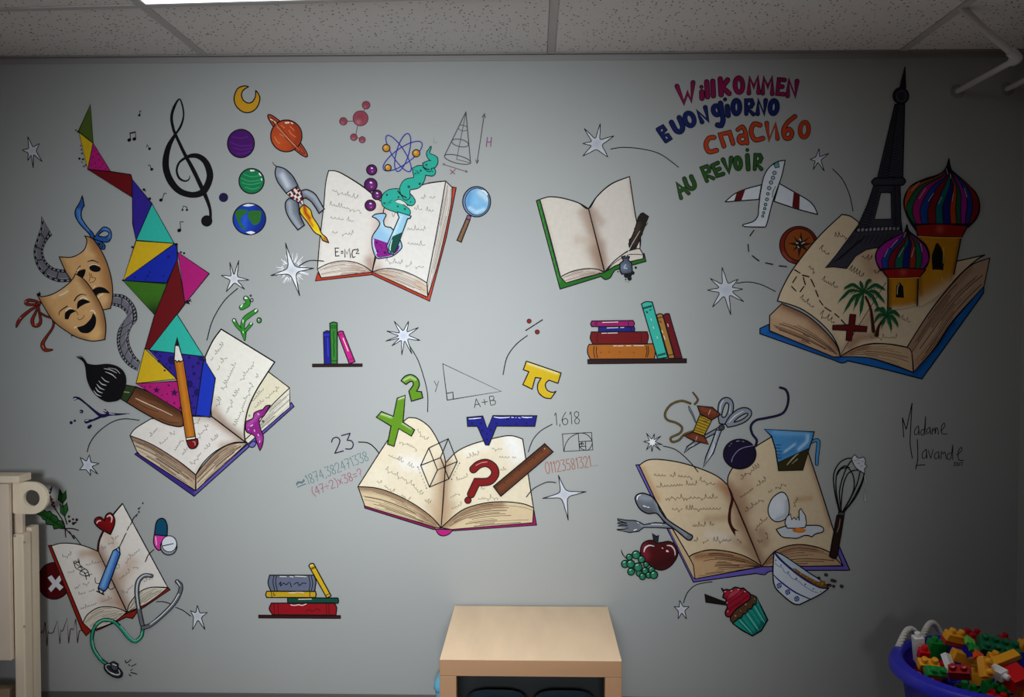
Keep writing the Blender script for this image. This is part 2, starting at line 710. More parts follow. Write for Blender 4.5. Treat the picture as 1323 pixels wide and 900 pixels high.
GL = {'0': '1,0 0,2 0,4 1,6 3,6 4,4 4,2 3,0 1,0', '1': '.6,1.2 2,0 2,6', '2': '0,1.4 1,.2 3,.2 3.8,1.6 2.6,3.4 0,6! 4,6', '3': '0,0 4,0! 1.8,2.4! 3.6,3 4,4.6 2.6,6 .2,5.5',
      '4': '2.8,6 3,0! 0,4! 4,4', '5': '4,0 1,0! .6,2.5! 3,2.4 4,4 3,5.8 0,5.6', '6': '3,0 1,2 0,4 1,5.9 3,5.9 4,4.5 3,3.1 1,3.3 .1,4.4', '7': '0,0 4,0! 1.6,6|.9,3 3.4,3',
      '8': '2,0 .5,.8 .7,2.2 2,3 3.6,4.2 3.1,5.7 2,6 .8,5.7 .4,4.3 2,3 3.4,2 3.3,.6 2,0', ',': '1,5.6 .4,6.8', '.': '.6,5.7 .9,6', '(': '3,-.6 1.2,2 1.2,4.4 3,6.8', ')': '1,-.6 2.8,2 2.8,4.4 1,6.8',
      '/': '0,3 4,3|2,1.3 2,1.6|2,4.4 2,4.7', 'x': '.4,1.6 3.6,5.4|3.6,1.6 .4,5.4', '=': '.4,2.4 3.6,2.4|.4,4.2 3.6,4.2', '?': '0,1.2 1.5,0 3.4,.6 3.4,2.2 2,3.4 2,4.6|2,5.7 2,6', '~': '0,3 1.2,1.8 2.6,3 4,1.8|0,4 1.2,2.8 2.6,4 4,2.8|0,5.6 4,5.6',
      'A': '0,6 2,0! 4,6|.7,4 3.3,4', '+': '2,1.4 2,5|.2,3.2 3.8,3.2', 'B': '.4,6 .4,0! 2.8,.2 3.2,1.6 2.4,2.8 .6,2.9! 3.2,3.2 3.8,4.6 2.8,6 .4,6', 'E': '3.6,0 .4,0! .4,6! 3.6,6|.4,3 3,3', 'M': '.2,6 .5,0! 2,4! 3.5,0! 3.8,6', 'C': '3.7,1 2.4,0 .8,1 .2,3 .8,5 2.4,6 3.7,5'}
ADV = {'1': .62, ',': .4, '.': .45, '(': .7, ')': .7}


def text(s, x0, y0, x1, y1, h, col=K, w=.9):
    """stroke lettering on the base line (x0,y0)-(x1,y1), crop pixels"""
    tot = sum(ADV.get(c, 1) for c in s)
    d = np.array([x1 - x0, y1 - y0], float)
    ln = np.hypot(*d)
    d /= ln
    dn = np.array([-d[1], d[0]])
    adv = ln / tot
    t = 0.0
    ps_ = []
    for ch in s:
        a = ADV.get(ch, 1)
        for g in GL[ch].split('|'):
            pts = []
            for tk in g.split():
                q = tk.rstrip('!')
                gx, gy = [float(v) for v in q.split(',')]
                wx = min(.78, .9 * a) if a < 1 else .78
                p = np.array([x0, y0]) + d * (t + gx / 4 * adv * wx * (1 if a == 1 else 1)) + dn * ((gy - 6) / 6 * h)
                pts.append('%g,%g%s' % (p[0], p[1], '!' if tk.endswith('!') else ''))
            p, c, wd = prs(' '.join(pts))
            p, wd = spline(p, c, np.full(len(p), w), False)
            ps_.append((p, wd, 0))
        t += a * adv
    lines(ps_, col)


def mesh_of(prims, origin, name):
    vs, fs, cs, n = [], [], [], 0
    for v, f, c, off in prims:
        for (x, y), of in zip(v, off):
            p = aty(x, y, 0.0)
            vs.append((p.x - origin.x, -of - origin.y, p.z - origin.z))
        fs += [tuple(i + n for i in t) for t in f]
        cs.append(c)
        n += len(v)
    me = bpy.data.meshes.new(name)
    me.from_pydata(vs, [], fs)
    at = me.color_attributes.new('paint', 'FLOAT_COLOR', 'POINT')
    c = np.vstack(cs)
    c = np.hstack([np.clip(c, 0, 1), np.ones((len(c), 1))]).astype(np.float32)
    at.data.foreach_set('color', c.ravel())
    # faces look out of the wall
    bm = bmesh.new()
    bm.from_mesh(me)
    bm.normal_update()
    fl = [f for f in bm.faces if f.normal.y > 0]
    bmesh.ops.reverse_faces(bm, faces=fl)
    bm.to_mesh(me)
    bm.free()
    me.materials.append(PAINT)
    return me


STUFF = {'handwriting', 'ink_specks', 'droplets', 'sprocket_holes', 'ink_blot', 'speckles', 'berries', 'lavender_buds', 'spine_bands', 'tick_marks', 'dotted_dimensions', 'rays', 'corner_ink', 'lattice'}


def flush():
    for t in THINGS:
        pr = [q for q in t['parts'] if q['prims']]
        allv = np.vstack([v for q in pr for v, _, _, _ in q['prims']])
        mn, mx = allv.min(0), allv.max(0)
        org = aty((mn[0] + mx[0]) / 2, mx[1], 0.0)
        org.y = 0.0
        if len(pr) == 1:
            o = obj(t['name'], mesh_of(pr[0]['prims'], org, t['name']), None, None, org)
            tag(o, t['label'], t['cat'], t['group'])
            continue
        root = empty(t['name'], org, t['label'], t['cat'], t['group'])
        last = None
        for q in pr:
            par = last if (q['sub'] and last) else root
            o = obj(q['name'], mesh_of(q['prims'], org, q['name']), None, par)
            if q['label']:
                o['label'] = q['label']
            if q['name'] in STUFF:
                o['kind'] = 'stuff'
            if not q['sub']:
                last = o
    THINGS.clear()

# palette of the mural paints
TEAL, YEL, MAG, BLU, DRED, GRN, IND, OLV, ORG, NAVY, RED, WHT, SIL = '2fb3a2', 'd2ab1c', 'b01a72', '1428a4', '6a0d14', '3c6e1c', '30208a', '4c5f22', 'c2701e', '1c1650', '9c1620', 'e8e6e4', '8f949c'
G_STAR = 'stars painted between the books'

# ================= ribbon of coloured triangles
T('painted_triangle_ribbon', 'painted zigzag ribbon of bright flat triangles rising from the open art book', 'mural', z=2)
O(20, 120)
for s, c in (('583,90 605,388 490,302', OLV), ('495,308 605,390 563,592', YEL)):
    P('triangle')
    B(s, c)
P('triangle')
B('605,390 740,608 563,592', MAG)
dots('615,450,7 640,475,7 600,500,7 650,520,7 620,545,7 590,560,6 680,550,7 660,575,6 700,590,6 625,580,6', '7c0f50')
P('triangle')
B('563,595 740,610 895,633 907,668 905,808', DRED)
O(20, 250)
for s, c in (('907,-112 1062,80 937,362 912,235', IND), ('1062,82 1232,385 938,362', TEAL), ('938,365 1235,388 838,672', YEL)):
    P('triangle')
    B(s, c)
P('triangle')
B('1235,388 1255,410 1258,510 1175,692 838,672', BLU)
dots('1190,490,14 1030,640,12 1045,610,9 930,650,12 1150,640,9 1010,665,8', '0f1d7a')
P('triangle')
B('838,675 1178,700 1082,940', GRN, sh=[('1082,930', 90, '14280c', .9)])
O(20, 340)
P('triangle')
B('1262,-85 1505,80 1318,312', MAG)
P('triangle')
B('1258,-30 1318,312 1045,672 1008,658 1082,400', DRED)
O(90, 420)
P('triangle')
B('835,-85 1040,240 620,192', TEAL)
P('triangle')
B('585,180 832,415 518,450', YEL)
P('triangle')
B('620,195 1042,242 980,700 900,690 832,415', IND)
dots('670,210,14 705,238,10 695,278,12 800,270,36 755,300,7 780,330,9 740,350,8 1020,255,22 930,250,12 1000,292,14 960,322,12 968,375,14 1010,410,9 925,400,7 930,455,30 995,520,30 965,480,7 960,550,9 945,600,8 965,640,10 940,660,7', '1b125e')
P('triangle')
B('1045,262 1132,410 1088,712 980,695', '1a35b8')
P('triangle')
B('518,452 835,432 945,700 878,675', MAG)
for cx_, cy_, r_ in ((678, 502, 30), (815, 522, 34), (770, 465, 12), (815, 602, 12), (760, 532, 9), (720, 540, 9), (862, 640, 18), (628, 475, 9), (760, 590, 8), (585, 478, 9), (560, 470, 7)):
    q = ' '.join('%g,%g' % (cx_ + (r_ if k % 2 == 0 else r_ * .42) * math.cos(k * math.pi / 5 - 1.5), cy_ + (r_ if k % 2 == 0 else r_ * .42) * math.sin(k * math.pi / 5 - 1.5)) for k in range(10))
    F(q, '3a0f4a')
P('ink_specks')
O(20, 120)
dots('490,302,8 472,290,6 510,410,5 515,440,6 520,470,7 500,510,9 528,515,8 520,538,5 535,570,6 550,560,6 1000,750,10 1045,820,11 1010,760,5', K)
O(20, 250)
dots('1250,395,12 910,415,9 1285,455,8 1310,462,8 838,672,8', K)
O(240, 330)
dots('15,360,14 32,350,7 38,342,5 28,372,6 46,355,4', K)

# ================= stars and their trails
def mk_star(label, o, c, tips, rin, trail=None, col='d4d6de', z=0, sh=True):
    T('painted_star', label, 'star', G_STAR, z=z)
    O(*o)
    P('star_body')
    star(c[0], c[1], tips, rin, col, sh=sh)
    if trail:
        P('trail')
        L(trail, 1.0)


mk_star('small pale six-pointed star alone at the upper far left of the wall', (20, 120), (128, 450), '95,338 185,392 208,533 138,582 95,525 52,443', 34)
mk_star('white six-armed star with a curved trail below the painted Earth', (240, 330), (375, 180), '342,52 412,38 492,190 458,262 315,280 275,153', 34, '403,255 300,350 210,500 165,655', 'e6e6ea', z=1)
mk_star('pale nine-pointed star with a long curved trail above the right-angled triangle', (390, 390), (790, 262), '715,148 828,148 905,197 917,298 853,402 775,410 697,340 650,303 657,225', 42, '832,335 900,450 950,600 975,720 975,850', 'e2e5ee')
mk_star('four-pointed sparkle below the orange digits at the right of the maths book', (580, 550), (892, 532), '848,380 1065,508 925,730 725,560', 40, '830,438 760,435 680,470 640,500 600,550', 'd2d4de', z=2)
mk_star('pale six-pointed star above the blank green book, trail running to the green words', (730, 140), (245, 275), '148,155 273,118 380,213 333,377 137,370 137,272', 46, '355,315 450,302 600,315 740,355 880,455')
mk_star('little five-pointed star between the aeroplane and the iron tower', (900, 190), (940, 95), '950,10 1025,48 990,187 903,175 880,95', 26, '1055,170 1130,250 1185,370 1212,495')
mk_star('pale eight-pointed star at the left of the travel book', (900, 320), (225, 325), '197,150 322,243 360,320 367,418 265,520 122,460 83,328 105,237', 56, '310,275 400,265 500,285 610,338')
mk_star('tiny white starburst left of the thread spool above the cookbook', (790, 540), (315, 185), '270,115 333,120 382,138 395,205 380,248 313,260 268,247 247,180', 24, '400,215 500,245 600,330 670,415', 'f0f0f4', z=2, sh=False)
mk_star('small five-pointed star left of the cupcake', (860, 690), (123, 583), '108,510 182,560 162,657 97,655 65,560', 28, '138,530 170,450 240,390 360,367')
mk_star('five-pointed star right of the stethoscope tubes', (150, 740), (632, 335), '630,248 708,305 690,438 592,440 577,292', 33, '315,222 370,222 420,238 | 462,265 520,290 578,333')
mk_star('small six-pointed star below the ink splash at the left', (60, 500), (322, 605), '262,543 335,523 410,590 400,673 345,685 258,640', 36, '318,500 340,430 400,350 500,275 600,245 720,255', z=1)
T('painted_star', 'large four-pointed sparkle with short white rays left of the science book', 'star', G_STAR, z=3)
O(300, 270)
P('rays')
rg = random.Random(5)
s_ = []
for k in range(34):
    a = 2 * math.pi * k / 34 + rg.uniform(-.06, .06)
    r0, r1 = rg.uniform(60, 75), rg.uniform(85, 140)
    s_.append('%g,%g,%g %g,%g,%g' % (465 + r0 * math.cos(a), 470 + r0 * math.sin(a), 10, 465 + r1 * math.cos(a), 470 + r1 * math.sin(a), 4))
L('|'.join(s_), 1.2, 'e9e9ee', sm=0)
P('star_body')
star(467, 475, '415,262 635,458 525,672 300,515', 42, 'ececf0')
P('trail')
L('520,440 600,400 710,403', 1.0)

# ================= film strips
def film(name, label, A, Bs, nf, npf, z):
    T(name, label, 'film strip', 'film strips behind the masks', z=z)
    pa, ca, wa = prs(A)
    pb, cb, wb = prs(Bs)
    pa, _ = spline(pa, ca, wa, False)
    pb, _ = spline(pb, cb, wb, False)

    def at(p, t):
        x = np.linspace(0, 1, len(p))
        return np.stack([np.interp(t, x, p[:, 0]), np.interp(t, x, p[:, 1])], -1)
    ts = np.linspace(0, 1, 60)
    P('film_base')
    lp = np.vstack([at(pa, ts), at(pb, ts)[::-1]])
    fill_loops([lp], '1d1a20')
    P('sprocket_holes')
    for side in (0.06, .82):
        for k in range(npf):
            t = np.array([(k + .2) / npf, (k + .7) / npf])
            a, b = at(pa, t), at(pb, t)
            q = [a[0] + (b[0] - a[0]) * side, a[1] + (b[1] - a[1]) * side, a[1] + (b[1] - a[1]) * (side + .12), a[0] + (b[0] - a[0]) * (side + .12)]
            fill_loops([np.array(q)], '8a878e')
    for k in range(nf):
        P('frame')
        t = np.linspace((k + .04) / nf, (k + .96) / nf, 6)
        a, b = at(pa, t), at(pb, t)
        q = np.vstack([a + (b - a) * .24, (a + (b - a) * .76)[::-1]])
        fill_loops([q], '6e6b75')
        h = a + (b - a) * .28
        lines([(h[1:-1], np.full(4, .6), 0)], 'a9a7ae')


O(20, 250)
film('painted_film_strip', 'painted grey film strip curling up from behind the sad mask', '200,172 195,260 165,350 140,450 165,560 230,640 330,685 430,682', '285,320 240,375 215,450 240,525 300,575 385,590 400,592', 6, 15, 0)
O(20, 340)
film('painted_film_strip', 'painted grey film strip winding from the masks down to the yellow triangle', '757,235 850,250 925,330 945,430 905,490 880,560 890,640 930,720 970,760', '748,325 820,350 865,405 835,450 795,520 785,610 810,710 870,790 945,835', 9, 24, 0)

# ================= theatre masks
SKN, SKD = 'd6a56e', '80502c'
T('painted_sad_mask', 'painted tan sad theatre mask with a blue ribbon bow', 'mask', 'theatre masks', z=1)
O(20, 250)
P('face')
B('340,490! 440,492 520,450 550,400 553,350 535,328! 600,350 665,440 715,550 748,680 755,800 738,890! 665,892 600,800 480,720 400,620', SKN, 1, sh=[('600,350 715,550 755,800 738,890', 50, SKD, .75), ('620,440 680,600 700,700', 30, 'b57a48', .6), ('340,490 400,620 480,720', 26, SKD, .5), ('545,400 560,470 600,480', 25, 'e6bd88', .5), ('690,820', 40, 'e6bd88', .5)])
P('eye')
C(618, 580, 45, K, 27, 10, w=0)
P('eye')
F('480,640 485,605 515,590 545,588 538,630 520,655 500,655', K, 1)
P('eyebrow')
L('470,610,5 490,580,11 505,558,6', .9)
P('eyebrow')
L('560,528,5 600,518,10 645,535,5', .9)
P('nose')
L('575,615 580,650 572,680|590,620 595,650 625,655 605,685 575,690', .6)
P('mouth')
B('592,755! 640,728 690,735 730,770! 680,765 640,775 620,805!', K, 1)
P('highlights')
L('635,820 650,795 680,780|480,600 500,575|575,560 610,548 650,560|605,728 620,715', .9, 'f0dcc0')
P('ribbon_tail', 'blue ribbon tail')
B('520,15! 535,95! 515,130 515,190 560,260 605,310 612,345! 590,345 570,310 500,235 465,170 470,120 500,70', '27549c', 1, sh=[('490,130 500,200 570,280', 12, '5f9ade', .8)])
P('ribbon_bow', 'blue ribbon bow')
B('605,350! 650,290 690,258 735,280 745,335 720,375 670,372|645,325 690,288 728,308 700,335', '27549c', 1, sh=[('680,270 735,290 735,340', 10, '5f9ade', .8)])
B('610,357! 650,365 695,398 690,432 660,425 625,380|640,385 675,400 675,415', '27549c', 1)

T('painted_happy_mask', 'painted tan laughing theatre mask with a red ribbon', 'mask', 'theatre masks', z=2)
O(20, 340)
P('ribbon', 'red ribbon')
LO('190,310,12 150,320,10 95,318,14 82,300,16 110,286,16 160,294,12 195,308,8', 2, '8a2a1c', o=1.4)
LO('190,325,6 130,355,12 60,410,18 25,455,18 10,492,3', 2, '8a2a1c', o=1.4)
LO('180,340,8 155,390,12 133,440,18 145,480,18 180,480,18 198,450,14 190,390,10 183,345,6', 2, '8a2a1c', o=1.4)
LO('195,385,8 240,410,8 290,430,8 295,490,8 250,560,10 218,610,18 215,645,26 240,672,20 288,670,3', 2, '8a2a1c', o=1.4)
L('75,300 85,295|35,430 45,420|155,470 165,480|215,640 222,655', .9, 'd98a76')
P('face')
B('170,240! 210,258 300,235 400,170 455,110 465,80! 540,130 620,240 680,360 703,480 697,590! 600,602 500,580 420,540 300,450 220,330', SKN, 1, sh=[('540,130 620,240 680,360 703,480 697,590', 46, SKD, .8), ('170,240 220,330 300,450 420,540 500,580 600,602', 34, SKD, .6), ('480,160 520,220 560,300', 26, 'e6bd88', .5), ('640,540 600,580', 40, 'e9b878', .6), ('300,260 400,210', 20, 'e9c392', .6)])
P('eye')
B('390,430! 392,385 430,360 467,370! 430,390 410,430!', K, 1)
P('eye')
B('483,352! 490,300 530,282 580,300! 540,312 500,335!', K, 1)
P('eyebrow')
L('340,405,4 350,370,8 405,332,10', .9)
P('eyebrow')
L('460,290,10 480,260,10 515,240,8 555,248,4', .9)
P('nose')
L('470,365 490,400|485,425 495,437 515,432 530,420 535,402', .6)
P('mouth')
B('485,498! 540,480 590,430 605,390! 625,430 615,490 580,530 545,538 510,530', K, 1)
P('highlights')
L('345,248 370,240 410,215|585,370 605,365 622,390|460,500 475,490|505,275 530,262 560,280|395,370 415,350 440,350', 1.1, 'f3e3c8')
P('corner_ink')
dots('188,240,12 178,238,7 190,225,5 440,562,6 440,578,3', K)

# ================= treble clef and notes
T('painted_treble_clef', 'large black painted treble clef left of the planets', 'treble clef', z=0)
O(160, 100)
L('400,440,16 440,380,18 463,300,13 455,220,13 430,168,10 390,230,22 370,310,22 382,390,22 400,440,22 470,590,26 540,720,32 620,890,34 650,960,28 670,1030,22 672,1090,22', 3)
L('400,440,20 350,530,40 326,630,50 330,720,52 370,815,54 440,885,48 540,910,46 620,880,52 664,790,52 662,720,52 630,650,46 580,612,40 530,606,34 480,622,22 430,660,16 410,720,17 430,780,18 475,803,14 505,790,10 512,762,5', 3)
C(643, 1112, 44, K, w=0)


def note(label, o, heads, strokes):
    T('painted_music_note', label, 'music note', 'small notes around the treble clef', z=0)
    O(*o)
    P('note_head')
    for x, y, r in heads:
        C(x, y, r, K, r * .85, -30, w=0)
    P('stem')
    L(strokes, .8, sm=0)


note('tiny note highest of the small music notes near the clef top', (20, 120), [(960, 173, 11)], '966,172 964,140 974,140')
note('joined pair of notes left of the clef top', (20, 120), [(882, 365, 16), (922, 357, 16)], '892,360 887,310 930,300 932,352|887,316 930,306')
note('tiny note below the joined pair, left of the clef', (20, 120), [(1040, 433, 12)], '1036,430 1022,398 1016,420')
note('tiny note just above the indigo triangle', (20, 120), [(1057, 592, 13)], '1053,590 1043,560 1030,562')
note('single note with a flag beside the indigo triangle', (160, 200), [(288, 350, 15)], '297,348 313,298 330,300')
note('tiny joined pair of notes below the clef curve', (160, 200), [(455, 427, 9), (489, 427, 10)], '452,425 462,396 488,404 492,425')
note('single note lowest of the small music notes near the teal triangle', (160, 200), [(430, 585, 17)], '440,580 437,520 462,518')

# ================= moon and planets
G_P = 'planets left of the rocket'
O(160, 100)
T('painted_moon', 'painted golden crescent moon above the planets', 'moon', z=0)
B('968,72! 930,66 880,90 855,160 870,220 920,265 980,270 1030,235 1055,170 1045,130 1022,100! 1020,150 995,190 960,198 925,175 912,130 930,95', 'cf971e', 1, 1.3)
T('painted_planet', 'dark purple painted planet below the crescent moon', 'planet', G_P)
P('globe')
C(908, 512, 104, '4a1268', 109, w=1.3)
SP('cloud_bands')
L('830,500 900,530 990,525|850,545 920,560 1000,545|880,590 930,590 980,570|840,460 900,470 960,460', 1.0, '5f2484')
T('painted_planet', 'green painted planet with white gloss above the Earth', 'planet', G_P)
P('globe')
C(990, 803, 97, '157a4a', w=1.3)
SP('cloud_bands')
L('910,780 980,805 1070,790|915,815 980,830 1060,815|940,850 1000,865 1050,850|930,750 990,770 1050,760', 1.0, '3aa06e')
SP('gloss')
L('985,722,14 1010,722,10|1050,745,10 1062,760,8|1067,785,8 1070,800,5', 1.5, 'eef2ee')
O(160, 200)
T('painted_planet', 'tiny dark navy painted planet right of the clef', 'planet', G_P)
C(773, 330, 36, '1d1642', w=0)
T('painted_planet', 'painted blue Earth with green continents', 'planet', G_P)
P('globe')
C(973, 497, 127, '173cae', 121, w=1.3, sh=[('1040,420 1085,520 1020,600', 34, '0c2278', .8), ('940,480 930,560', 26, '2f62dc', .7)])
SP('continent')
F('865,440 920,420 960,432 945,455 915,480 905,520 930,550 945,580 925,575 895,540 875,500', '2c6a2c', 1)
SP('continent')
F('965,440 1030,430 1065,440 1062,490 1050,525 1010,545 985,520 962,480', '2c6a2c', 1)
SP('polar_caps')
F('920,395! 960,380 1015,388! 970,400', 'e6eaf0', 1)
F('945,600! 985,590 1020,602! 985,615', 'e6eaf0', 1)
O(330, 90)
T('painted_planet', 'painted orange ringed planet above the rocket', 'planet', G_P)
P('ring')
C(250, 512, 222, 'b5482a', 40, 47, w=1.2)
CL(250, 512, 190, K, 22, 47, .7)
P('globe')
C(240, 513, 121, 'b9451c', 123, w=1.3, sh=[('310,430 345,520 300,610', 30, '8f3010', .7), ('180,560', 60, 'd0602c', .5)])
L('150,520 170,560 190,570|260,470 280,500 310,520|200,430 225,450|190,500 230,520|270,440 300,470', 1.0, 'd97c4e')
P('ring_front')
LO('150,410,14 200,470,13 250,530,13 300,585,13 340,620,14', 2, 'c25a34', o=1.0)
L('165,440 240,520 310,590', .6, 'e2a184')
SP('gloss')
L('235,412,12 260,410,10|278,412,8 290,418,6|118,383,8 135,395,6|145,400,6 160,412,5', 1.2, 'f2e6dc')

# ================= art book with brush and pencil
T('painted_open_book', 'painted open art book with a purple cover, pencil and brush lying over it', 'book', 'open books of the mural', z=0)
O(160, 500)
P('cover', 'purple cover')
B('85,520 108,500 548,800 960,440 1300,118 1320,150 545,845', '3a2a80', sh=[('560,820 960,450 1300,140', 16, '6a62b8', .7)])
B('965,450! 1000,420 1025,430 1012,460 985,466', '6a66b4', 1)
P('page_block')
B('1285,5! 1288,155! 960,440! 935,400! 1000,300 1130,150', 'ded6c6')
leaves('1285,30 1130,170 1000,330', '1288,150 1130,290 970,425', 11, '4d443c')
P('page_block')
B('48,375! 200,430 400,555 558,680! 555,800! 125,525! 100,495!', 'd2bda4', 1, sh=[('50,390 200,445 400,570 555,690', 26, BRN, .8), ('520,680 540,790', 40, '9c7a60', .5)])
leaves('55,395 200,450 400,580 552,700', '120,515 250,590 400,690 552,790', 13, '5a3c28', .7)
P('page_block')
B('558,680! 620,600 720,500 830,440 960,430! 560,800!', 'd2bda4', 1, sh=[('565,690 640,600 740,500 850,440', 26, BRN, .7)])
leaves('562,700 640,610 740,510 850,450 950,435', '562,795 700,670 850,540 955,440', 12, '5a3c28', .7)
P('page')
B('1120,-120! 1285,5! 1130,160 1000,345 935,410! 935,330 960,180 1020,40', 'e0d6bc', 1)
hand('1000,110 1120,-20 | 1020,160 1210,0', 22, seed=3)
P('page')
B('48,375! 90,320 210,245! 540,225! 690,230! 960,430! 850,430 720,490 620,580 558,678! 450,590 300,490 180,425', PAGE, 1, sh=[('680,220 800,320 950,428', 40, '9a7460', .75), ('930,420 760,450', 30, 'a98a74', .6), ('560,240 690,235', 30, 'b9a090', .5), ('600,610 558,678', 30, 'c0aa98', .4)])
hand('210,385 262,320 | 290,445 402,340 | 400,492 470,380 | 460,525 500,470 | 580,390 655,300 | 550,290 600,240 | 690,420 760,360 | 630,482 680,450 | 530,600 600,515', 24, seed=5)
P('page')
B('755,-450! 690,-360 630,-235! 680,225! 942,425! 935,330 960,180 1020,40 1100,-90 1170,-195!', 'ebe5da', 1, 1.5, sh=[('690,200 800,310 940,420', 46, '8a6450', .8), ('700,100 720,210', 36, 'bfa494', .5), ('940,400 950,250 1000,100', 24, 'c8b8aa', .6)])
hand('680,-205 785,-345 | 730,-130 805,-260 | 775,20 872,-190 | 720,150 762,80 | 910,-50 1030,-220 | 800,200 905,0 | 870,300 1000,-30 | 1030,-70 1060,-100', 26, seed=8)
P('paint_drip', 'purple paint drip')
B('945,265! 1000,240 1010,200 1050,180 1080,170 1100,145 1137,138! 1110,180 1085,225 1050,245 1060,320 1082,380 1075,450 1055,492! 1035,440 1010,375 960,352 945,330', '8c2080', 1, sh=[('960,300 1010,250 1040,210', 16, 'b852aa', .7), ('1050,400', 16, 'c468b6', .6)])
L('985,300,8 1000,292,5|1040,205,8 1050,215,4|1012,330,6 1015,345,4|1040,365,6 1048,380,4|1055,415,5 1052,430,4|965,325,5 972,332,3', 1, 'f0d8ec')
dots('1080,264,11', '6a5a50')
dots('974,220,9', 'a09a98')
T('painted_brush', 'fat painted brush with black bristles and a brown wooden handle', 'paintbrush', z=3)
O(90, 420)
P('handle')
B('515,475! 650,530 800,620 870,680 887,772! 850,785 740,760 600,690 445,597! 480,540', '6b3f26', 1, 1.3, sh=[('520,490 700,570 860,690', 30, '3a2012', .7), ('560,600 700,680 840,740', 40, '8a5a3a', .6)])
L('540,530 620,570 700,590 780,640|520,590 600,640 690,670|600,600 660,620 720,660 790,690|700,720 780,750 850,755|650,560 700,600', .6, '40251a')
L('515,565,5 600,605,8 700,650,6 800,698,4', 1, 'd9bfae')
P('ferrule')
B('440,462! 515,475! 490,530 445,597! 400,570!', '2e3a1c', 0)
L('425,515 465,520', 1, '8a9a70')
P('bristles')
F('52,245! 100,252 130,290 200,305 300,298 380,320 430,370 442,450 400,565 340,592 270,587 190,525 140,430 125,330 105,280', '0d0b10', 1)
L('60,243,4 90,240,6 118,270,12 135,300,14', 1.2)
L('270,335,3 320,345,6 370,370,3|280,360,3 330,380,7 365,410,3|250,400,3 280,430,6 310,440,3|230,430,3 255,455,7 290,465,3|215,455,3 240,485,8 275,500,3|205,480,3 225,510,8 260,525,3|190,505,3 215,535,7 250,550,3|300,330,2 360,340,5 395,375,2', 1, 'c9c6ca')
T('painted_pencil', 'painted orange pencil with a red eraser standing over the triangles', 'pencil', z=4)
O(90, 420)
P('wood_tip')
B('838,92! 852,160 885,272 860,282 850,272 838,284 826,272 815,270! 822,158', 'e6e0d8')
P('lead')
B('838,92 853,160 822,156', '1a171c')
P('shaft')
B('815,272 826,274 838,286 850,274 860,284 886,272 978,860 905,872', 'c2741c', sh=[('825,290 915,865', 10, '8a4a10', .6), ('880,300 970,855', 8, '9a5512', .5), ('855,300 940,860', 10, 'd88a30', .5)])
P('band')
B('905,872 978,861 981,882 909,892', 'ece6da')
P('eraser')
O(160, 500)
B('490,410! 574,398! 577,440 556,470 520,472 500,445', '7c1416', 1, 1.3)
L('540,420 556,425 556,445', .9, 'd08a86')

T('painted_ink_splash', 'painted dark navy ink splash under the black brush', 'splash', z=0)
O(90, 420)
P('splash')
L('40,567,30 70,565,18 130,610,14 200,670,20 250,702,30 310,690,24 380,690,16 455,684,3', 2, '1b1440')
L('130,745,34 180,735,16 250,705,20', 2, '1b1440')
L('272,662,26 300,682,18', 2, '1b1440')
P('droplets')
dots('92,668,15 40,740,10 12,755,13 150,790,14 162,780,12 460,685,4', '1b1440')
SP('gloss')
L('32,572,9 50,568,7|265,660,9 285,668,5|310,685,6 350,690,4|125,740,8 145,735,6|85,668,6 92,670,4', 1, 'cfcde0')
T('painted_green_slime', 'painted green slime drops splashing above the art book page', 'splash', z=1)
O(240, 330)
G1 = '2f8a2a'
P('splash')
LO('458,655,4 450,600,34 440,560,26 450,505,26 480,472,30 545,428,26', 2, G1, o=1.3)
LO('375,502,24 400,545,20 440,585,20', 2, G1, o=1.3)
LO('507,530,22 482,562,18 452,590,18', 2, G1, o=1.3)
L('450,640,6 448,590,20 446,550,14', 2, G1)
P('drop')
LO('435,402,34 480,378,32 482,350,28 467,332,34', 2, G1, o=1.3)
P('drop')
C(570, 502, 17, '4c9a48', 20)
P('drop')
C(513, 345, 11, '9aa09c', 14, w=.8)
C(504, 311, 7, '5a5a60', w=.6)
SP('gloss')
L('465,328,18 475,332,10|430,395,12 440,380,8|540,430,14 550,420,10|375,500,14 380,510,8|505,528,12 510,520,8|445,500,8 445,520,5|445,590,8 448,600,5|565,495,7 568,500,5', 1, 'e2f0e0')

# ================= medicine book
T('painted_herbs', 'painted bundle of green leaves, berries and lavender above the medicine book', 'herbs', z=0)
O(40, 620)
P('stems')
L('110,60 135,110 175,200 250,320 265,380|245,180 262,280 280,340|265,378 270,440|265,375 320,375 368,388|270,380 330,440 335,455|300,400 330,450', 1.3, '2c1a18')
L('330,425 380,490 430,570', 1.0)
P('lavender_buds')
dots('125,80,9 140,100,10 150,70,8 148,130,12 160,150,12 172,175,13 165,190,10 180,205,11 190,225,9', '4a2630')
L('130,85 150,100 162,52', 1.4, '2a161c')
P('leaf')
B('48,260! 80,240 100,225! 120,245 150,240! 165,262 200,280! 215,310 250,320! 250,350 265,380! 215,372 180,380! 170,348 120,342! 115,312 92,300! 80,280', '235a24', 0, 1.0, sh=[('80,250 250,370', 14, '123214', .6)])
L('70,255 160,310 260,375|150,300 165,270|190,330 215,310|130,290 115,310|180,325 175,350', .6)
P('leaf')
B('222,65! 240,100 248,112! 272,78 275,140 245,182! 212,150', '235a24', 0, 1.0)
L('225,75 245,180', .6)
P('leaf')
B('225,180! 248,207! 280,175 288,230 262,282! 230,250', '235a24', 0, 1.0)
L('250,205 262,280', .6)
P('berries')
for b in ((295, 282, 10), (300, 318, 11), (327, 303, 9), (356, 307, 12), (330, 335, 13), (347, 328, 8)):
    dots('%g,%g,%g' % b, '2e161a')

